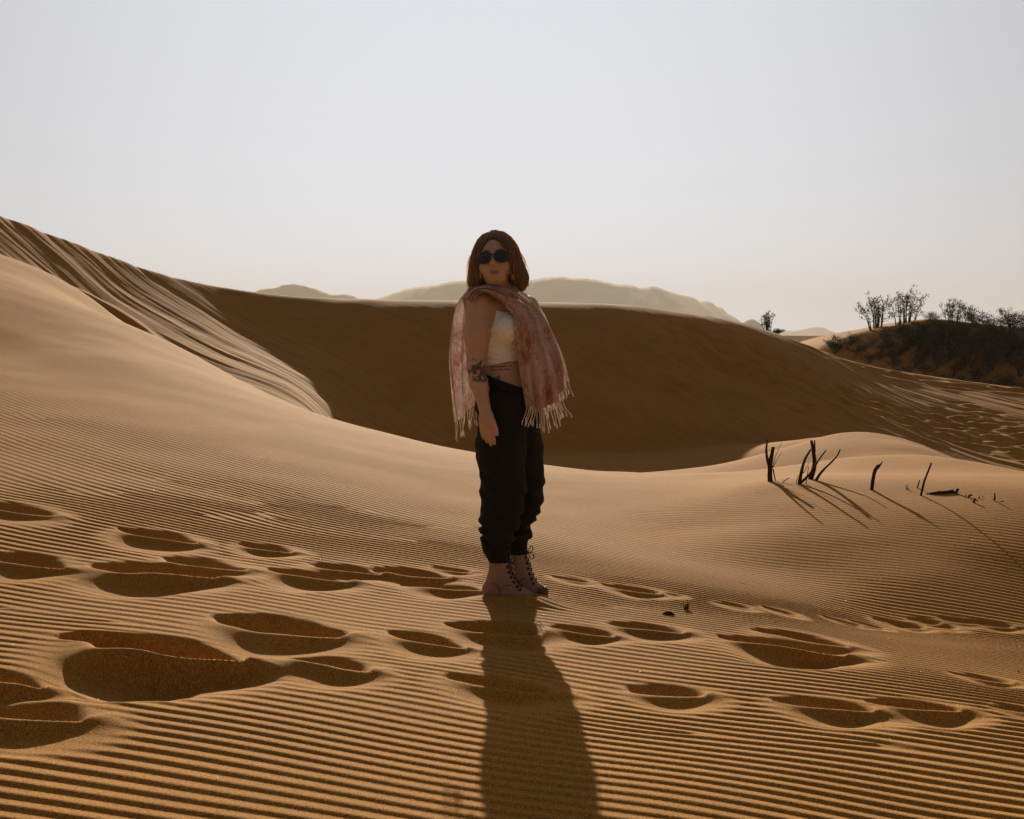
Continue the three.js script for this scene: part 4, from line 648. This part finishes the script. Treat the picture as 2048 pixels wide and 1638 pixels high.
// ----- sunglasses and earrings
{
  const dark = new THREE.MeshPhysicalMaterial({ color: new THREE.Color().setRGB(0.02, 0.013, 0.008), roughness: 0.12, specularIntensity: 1 }), frameMat = new THREE.MeshPhysicalMaterial({ color: new THREE.Color().setRGB(0.035, 0.02, 0.012), roughness: 0.25 });
  const s = new THREE.Group(); s.name = 'sunglasses'; person.add(s); s.applyMatrix4(headTurn);
  for (const k of [-1, 1]) {
    const oval = (ax, ay) => { const P = []; for (let i = 0; i < 40; i++) { const a = i / 40 * 6.28318, c = Math.cos(a), q = Math.sin(a); P.push(new THREE.Vector2(Math.sign(c) * Math.abs(c) ** 0.9 * ax, Math.sign(q) * Math.abs(q) ** 0.9 * ay * (q > 0 ? 0.92 : 1.0))); } return P; };
    const bend = (g) => { const p = g.attributes.position; for (let i = 0; i < p.count; i++) { const x = p.getX(i) + k * 0.0365, y = p.getY(i) + 0.004; p.setXYZ(i, x, y, p.getZ(i) + 0.1015 - 4.2 * x * x - 1.5 * (y - 0.004) ** 2); } g.computeVertexNormals(); return g; };
    mesh('lens', bend(new THREE.ExtrudeGeometry(new THREE.Shape(oval(0.0295, 0.025)), { depth: 0.002, bevelEnabled: true, bevelSize: 0.0006, bevelThickness: 0.0006, bevelSegments: 1, curveSegments: 40 })), dark, s);
    const ring = new THREE.CatmullRomCurve3(oval(0.0305, 0.026).map((v) => new THREE.Vector3(v.x, v.y, 0.001)), true);
    mesh('rim', bend(new THREE.TubeGeometry(ring, 60, 0.0026, 6, true)), frameMat, s);
    mesh('temple', limb([[k * 0.066, 0.012, 0.082], [k * 0.077, 0.013, 0.045], [k * 0.079, 0.008, -0.02]], 0.0032, 0.0022, 6, 1), frameMat, s);
  }
  mesh('bridge', limb([[-0.008, 0.008, 0.104], [0, 0.012, 0.106], [0.008, 0.008, 0.104]], 0.0026, 0.0026, 6, 1), frameMat, s);
  const gold = new THREE.MeshStandardMaterial({ color: new THREE.Color().setRGB(0.8, 0.6, 0.25), roughness: 0.3, metalness: 1 });
  for (const [x, y, z] of [[-0.062, -0.052, 0.05], [0.075, -0.07, 0.052]]) { const e = new THREE.Group(); e.name = 'earring'; person.add(e); e.applyMatrix4(headTurn); [0, 1, 2].forEach((k) => { const b = mesh('bead', new THREE.SphereGeometry(0.0028 + 0.0006 * k, 8, 6), gold, e); b.position.set(x, y - 0.008 * k, z); }); }
}
// ----- shawl: woven paisley cloth over the shoulders, its ends hanging free with knotted tassels
const weave = (() => {
  const S = 1024, c = document.createElement('canvas'); c.width = c.height = S; const g = c.getContext('2d'), r = rng(88);
  g.fillStyle = '#bd9a88'; g.fillRect(0, 0, S, S);
  const cols = ['#e0d8d2', '#a9664c', '#8f4632', '#d6ccc6', '#e9e3de', '#86645e', '#c8a48c', '#c2bcbe'];
  for (let k = 0; k < 90; k++) { g.fillStyle = cols[k % cols.length]; g.globalAlpha = 0.35; g.beginPath(); const x = r() * S, y = r() * S, w = 40 + 80 * r(); g.ellipse(x, y, w, w * 0.6, r() * 3, 0, 6.3); g.fill(); }
  g.globalAlpha = 0.9; g.lineCap = 'round';
  for (let k = 0; k < 120; k++) {                                                        // curling drops and tendrils
    const x = r() * S, y = r() * S, R = 14 + 40 * r(), t0 = r() * 6.3, dir = r() < 0.5 ? 1 : -1;
    for (let n = 0; n < 4; n++) { g.strokeStyle = cols[(k + n * 2) % cols.length]; g.lineWidth = 3 + 3 * r(); g.beginPath(); for (let i = 0; i <= 30; i++) { const t = i / 30, a = t0 + dir * t * 5.2, q = R * (1 - 0.8 * t) * (1 - n * 0.2); const px = x + Math.cos(a) * q, py = y + Math.sin(a) * q * 1.3; i ? g.lineTo(px, py) : g.moveTo(px, py); } g.stroke(); }
  }
  for (let k = 0; k < 1600; k++) { g.strokeStyle = cols[Math.floor(r() * cols.length)]; g.lineWidth = 1.5 + 1.5 * r(); g.beginPath(); const x = r() * S, y = r() * S, a = r() * 6.3, q = 5 + 9 * r(); g.arc(x, y, q, a, a + 2.5 + 2 * r()); g.stroke(); }
  g.globalAlpha = 0.16; for (let k = 0; k < S; k += 3) { g.fillStyle = '#2a1410'; g.fillRect(0, k, S, 1); g.fillStyle = '#e6d8cc'; g.fillRect(k, 0, 1, S); }
  const t = new THREE.CanvasTexture(c); t.colorSpace = THREE.SRGBColorSpace; t.wrapS = t.wrapT = THREE.RepeatWrapping; t.repeat.set(1.7, 1.7); return t;
})();
const clothMat = new THREE.MeshPhysicalMaterial({ map: weave, roughness: 1, side: THREE.DoubleSide, transmission: 0.15, thickness: 0, specularIntensity: 0.15, bumpMap: denimMap, bumpScale: 0.0008 });
const tasselMat = new THREE.MeshPhysicalMaterial({ color: new THREE.Color().setRGB(0.76, 0.67, 0.57), roughness: 1, specularIntensity: 0.2 });
const shawl = new THREE.Group(); shawl.name = 'shawl'; person.add(shawl);
const wornField = (p) => Math.min(torsoField(p) - 0.01, trouserField(p), chain(p, armL, 0.02));
function cloth(name, inner, outer, nu, nv, opt) {       // a sheet between two edge lines ([x, y, z] each), with folds running along it
  const A = new THREE.CatmullRomCurve3(inner.map((p) => new THREE.Vector3(...p))), B = new THREE.CatmullRomCurve3(outer.map((p) => new THREE.Vector3(...p))), P = [], U = [], I = [], grid = [], a = new THREE.Vector3(), b = new THREE.Vector3();
  for (let j = 0; j <= nv; j++) {
    const t = j / nv; A.getPoint(t, a); B.getPoint(t, b); const row = [];
    for (let i = 0; i <= nu; i++) {
      const s = i / nu, p = a.clone().lerp(b, s);
      if (opt.belly) p.z += opt.belly(s, t); if (opt.drop) p.y += opt.drop(s, t);
      const f = opt.folds(s, t); p.z += f; p.x += 0.35 * f;
      if (opt.clear) for (let k = 0; k < 10; k++) { const d = wornField(p) - opt.clear; if (d >= 0) break; p.z += -d * 0.8 + 0.001; }
      row.push(p); P.push(p.x, p.y, p.z); U.push(s * opt.width, t * opt.length);
    }
    grid.push(row);
  }
  for (let j = 0; j < nv; j++) for (let i = 0; i < nu; i++) { const k = j * (nu + 1) + i; I.push(k, k + nu + 1, k + 1, k + 1, k + nu + 1, k + nu + 2); }
  const g = new THREE.BufferGeometry(); g.setAttribute('position', new THREE.Float32BufferAttribute(P, 3)); g.setAttribute('uv', new THREE.Float32BufferAttribute(U, 2)); g.setIndex(I); g.computeVertexNormals();
  return { mesh: mesh(name, g, clothMat, shawl), grid };
}
function tassels(edge, n, len, sway, seed) {            // knotted cords along a hem
  const r = rng(seed);
  for (let k = 0; k < n; k++) {
    const s = (k + 0.5) / n * (edge.length - 1), i = Math.floor(s), p = edge[i].clone().lerp(edge[Math.min(edge.length - 1, i + 1)], s - i), l = len * (0.8 + 0.4 * r()), w = sway(k / n), jx = (r() - 0.5) * 0.012, jz = (r() - 0.5) * 0.02;
    const e = [p.x + w * l + jx, p.y - l * Math.sqrt(Math.max(0.1, 1 - w * w)), p.z + jz]; for (let q = 0; q < 12; q++) { const d = wornField(V(e[0], e[1], e[2])) - 0.008; if (d >= 0) break; e[2] += -d + 0.001; }
    const m = [(p.x * 0.6 + e[0] * 0.4) + (r() - 0.5) * 0.006, (p.y + e[1]) / 2, (p.z + e[2]) / 2];
    const cord = limb([[p.x, p.y + 0.002, p.z], m, e], 0.0019, 0.0016, 5, k), knot = new THREE.SphereGeometry(0.0038, 7, 5); knot.translate(e[0], e[1], e[2]);
    const end = limb([[e[0], e[1], e[2]], [e[0] + w * 0.006, e[1] - 0.008, e[2]], [e[0] + w * 0.01 + jx * 0.3, e[1] - 0.015, e[2]]], 0.0026, 0.003, 5, k + 3);
    mesh('tassel', mergeGeometries([cord, knot, end].map((q) => { q.deleteAttribute('uv'); return q; })), tasselMat, shawl);
  }
}
const X = (px) => (px - 1010) * 0.00225, Y = (py) => (1190 - py) * 0.00225, L = (list) => list.map(([px, py, z]) => [X(px), Y(py), z]);
{
  const pleat = (s, t, n, amp, ph = 0) => amp * (Math.sin(s * n * 6.283 + ph + 1.2 * Math.sin(t * 3 + s * 4)) * 0.7 + 0.3 * Math.sin(s * n * 13.1 + t * 5 + ph));
  // end hanging behind her right arm
  const back = cloth('shawl_end', L([[968, 577, 0.06], [972, 600, 0.0], [974, 650, -0.02], [974, 700, 0.0], [966, 760, 0.03], [956, 808, 0.05]]), L([[940, 572, 0.085], [915, 606, 0.08], [903, 660, 0.06], [898, 705, 0.05], [902, 770, 0.05], [910, 834, 0.055]]), 34, 60,
    { width: 0.26, length: 0.62, folds: (s, t) => pleat(s, t, 3.2, 0.016 * (0.25 + 0.75 * t), 1), belly: (s, t) => -0.03 * Math.sin(s * 3.14) * t, drop: (s, t) => (t > 0.9 ? (s > 0.52 ? -0.012 : 0.01) * (t - 0.9) * 10 : 0) });
  tassels(back.grid[60], 16, 0.066, (k) => 0.12 * Math.sin(k * 20), 3);
  // over her right shoulder, across the neck and down the front on the other side
  const front = cloth('shawl_front', L([[948, 603, 0.135], [955, 589, 0.15], [972, 585, 0.15], [990, 598, 0.14], [1008, 612, 0.13], [1022, 624, 0.13], [1029, 655, 0.135], [1033, 700, 0.13], [1041, 750, 0.125], [1052, 806, 0.12]]), L([[926, 590, 0.05], [938, 573, 0.03], [966, 563, 0.0], [1010, 560, -0.015], [1045, 577, -0.03], [1068, 600, -0.05], [1090, 630, -0.04], [1106, 668, -0.02], [1122, 722, 0.0], [1126, 798, 0.01]]), 60, 110,
    { width: 0.34, length: 0.9, clear: 0.009, folds: (s, t) => pleat(s, t, lerp(4.5, 3, t), lerp(0.011, 0.019, sstep(0.5, 1, t)), 0) + 0.006 * Math.sin(s * 40 + t * 6) * sstep(0.65, 0.3, t), belly: (s, t) => 0.06 * Math.sin(s * 3.14) * sstep(0.1, 0.4, t) * sstep(1.05, 0.7, t) + 0.03 * Math.sin(s * 3.14), drop: (s, t) => -0.035 * Math.sin(s * 3.14) * sstep(0.85, 1, t) + 0.01 * Math.sin(s * 9) * sstep(0.9, 1, t) });
  tassels(front.grid[110], 26, 0.062, (k) => lerp(-0.35, 0.5, k), 5);
  // the layer behind it, over her left shoulder
  const rear = cloth('shawl_back', L([[1010, 575, -0.06], [1030, 610, -0.12], [1045, 660, -0.13], [1060, 720, -0.12], [1075, 775, -0.1]]), L([[1050, 582, -0.06], [1084, 612, -0.1], [1103, 650, -0.1], [1130, 715, -0.08], [1141, 768, -0.07]]), 30, 60,
    { width: 0.24, length: 0.5, folds: (s, t) => pleat(s, t, 2.6, 0.014 * (0.3 + 0.7 * t), 2), drop: (s, t) => -0.02 * Math.sin(s * 5) * sstep(0.85, 1, t) });
  tassels(rear.grid[60].slice(14), 9, 0.05, (k) => 0.1 + 0.2 * k, 9);
  const yoke = cloth('shawl_yoke', L([[926, 590, 0.05], [940, 572, 0.02], [970, 566, -0.06], [1010, 566, -0.09], [1046, 582, -0.09], [1070, 604, -0.1]]), L([[930, 612, 0.03], [938, 620, -0.03], [965, 640, -0.12], [1010, 650, -0.15], [1050, 640, -0.17], [1080, 630, -0.16]]), 14, 40,
    { width: 0.16, length: 0.4, folds: (s, t) => pleat(s, t, 2, 0.006, 4) });
}
// ----- inked script on her side, following the skin
{
  const c = document.createElement('canvas'); c.width = 512; c.height = 192; const g = c.getContext('2d'), r = rng(13); g.clearRect(0, 0, 512, 192); g.fillStyle = '#000'; g.fillRect(0, 0, 512, 192); g.strokeStyle = '#fff'; g.lineWidth = 5; g.lineCap = 'round'; g.lineJoin = 'round';
  for (const [y, x0, x1] of [[38, 220, 470], [92, 40, 490], [146, 60, 440]]) { g.beginPath(); g.moveTo(x0, y); for (let x = x0; x < x1; x += 9) { const h = r() < 0.18 ? 34 : 12 + 8 * r(); g.quadraticCurveTo(x + 2, y - h, x + 6, y - 2); g.quadraticCurveTo(x + 7, y + (r() < 0.12 ? 24 : 5), x + 9, y); if (r() < 0.12) { g.stroke(); g.beginPath(); x += 12; g.moveTo(x + 9, y); } } g.stroke(); }
  const t = new THREE.CanvasTexture(c), ink = new THREE.MeshStandardMaterial({ color: new THREE.Color().setRGB(0.03, 0.025, 0.022), alphaMap: t, transparent: true, roughness: 0.8 });
  const nu = 16, nv = 8, P = [], U = [], I = [];
  for (let j = 0; j <= nv; j++) for (let i = 0; i <= nu; i++) { const x = X(lerp(977, 1026, i / nu)), y = Y(lerp(716, 738, 1 - j / nv) + 3 * (1 - i / nu)); let z = 0.22; for (let k = 0; k < 80 && torsoField(V(x, y, z)) > 0.0012; k++) z -= Math.max(0.0003, (torsoField(V(x, y, z)) - 0.0012) * 0.7); P.push(x, y, z); U.push(i / nu, j / nv); }
  for (let j = 0; j < nv; j++) for (let i = 0; i < nu; i++) { const k = j * (nu + 1) + i; I.push(k, k + 1, k + nu + 1, k + 1, k + nu + 2, k + nu + 1); }
  const q = new THREE.BufferGeometry(); q.setAttribute('position', new THREE.Float32BufferAttribute(P, 3)); q.setAttribute('uv', new THREE.Float32BufferAttribute(U, 2)); q.setIndex(I); q.computeVertexNormals(); mesh('tattoo', q, ink, person);
}

renderer.render(scene, camera);
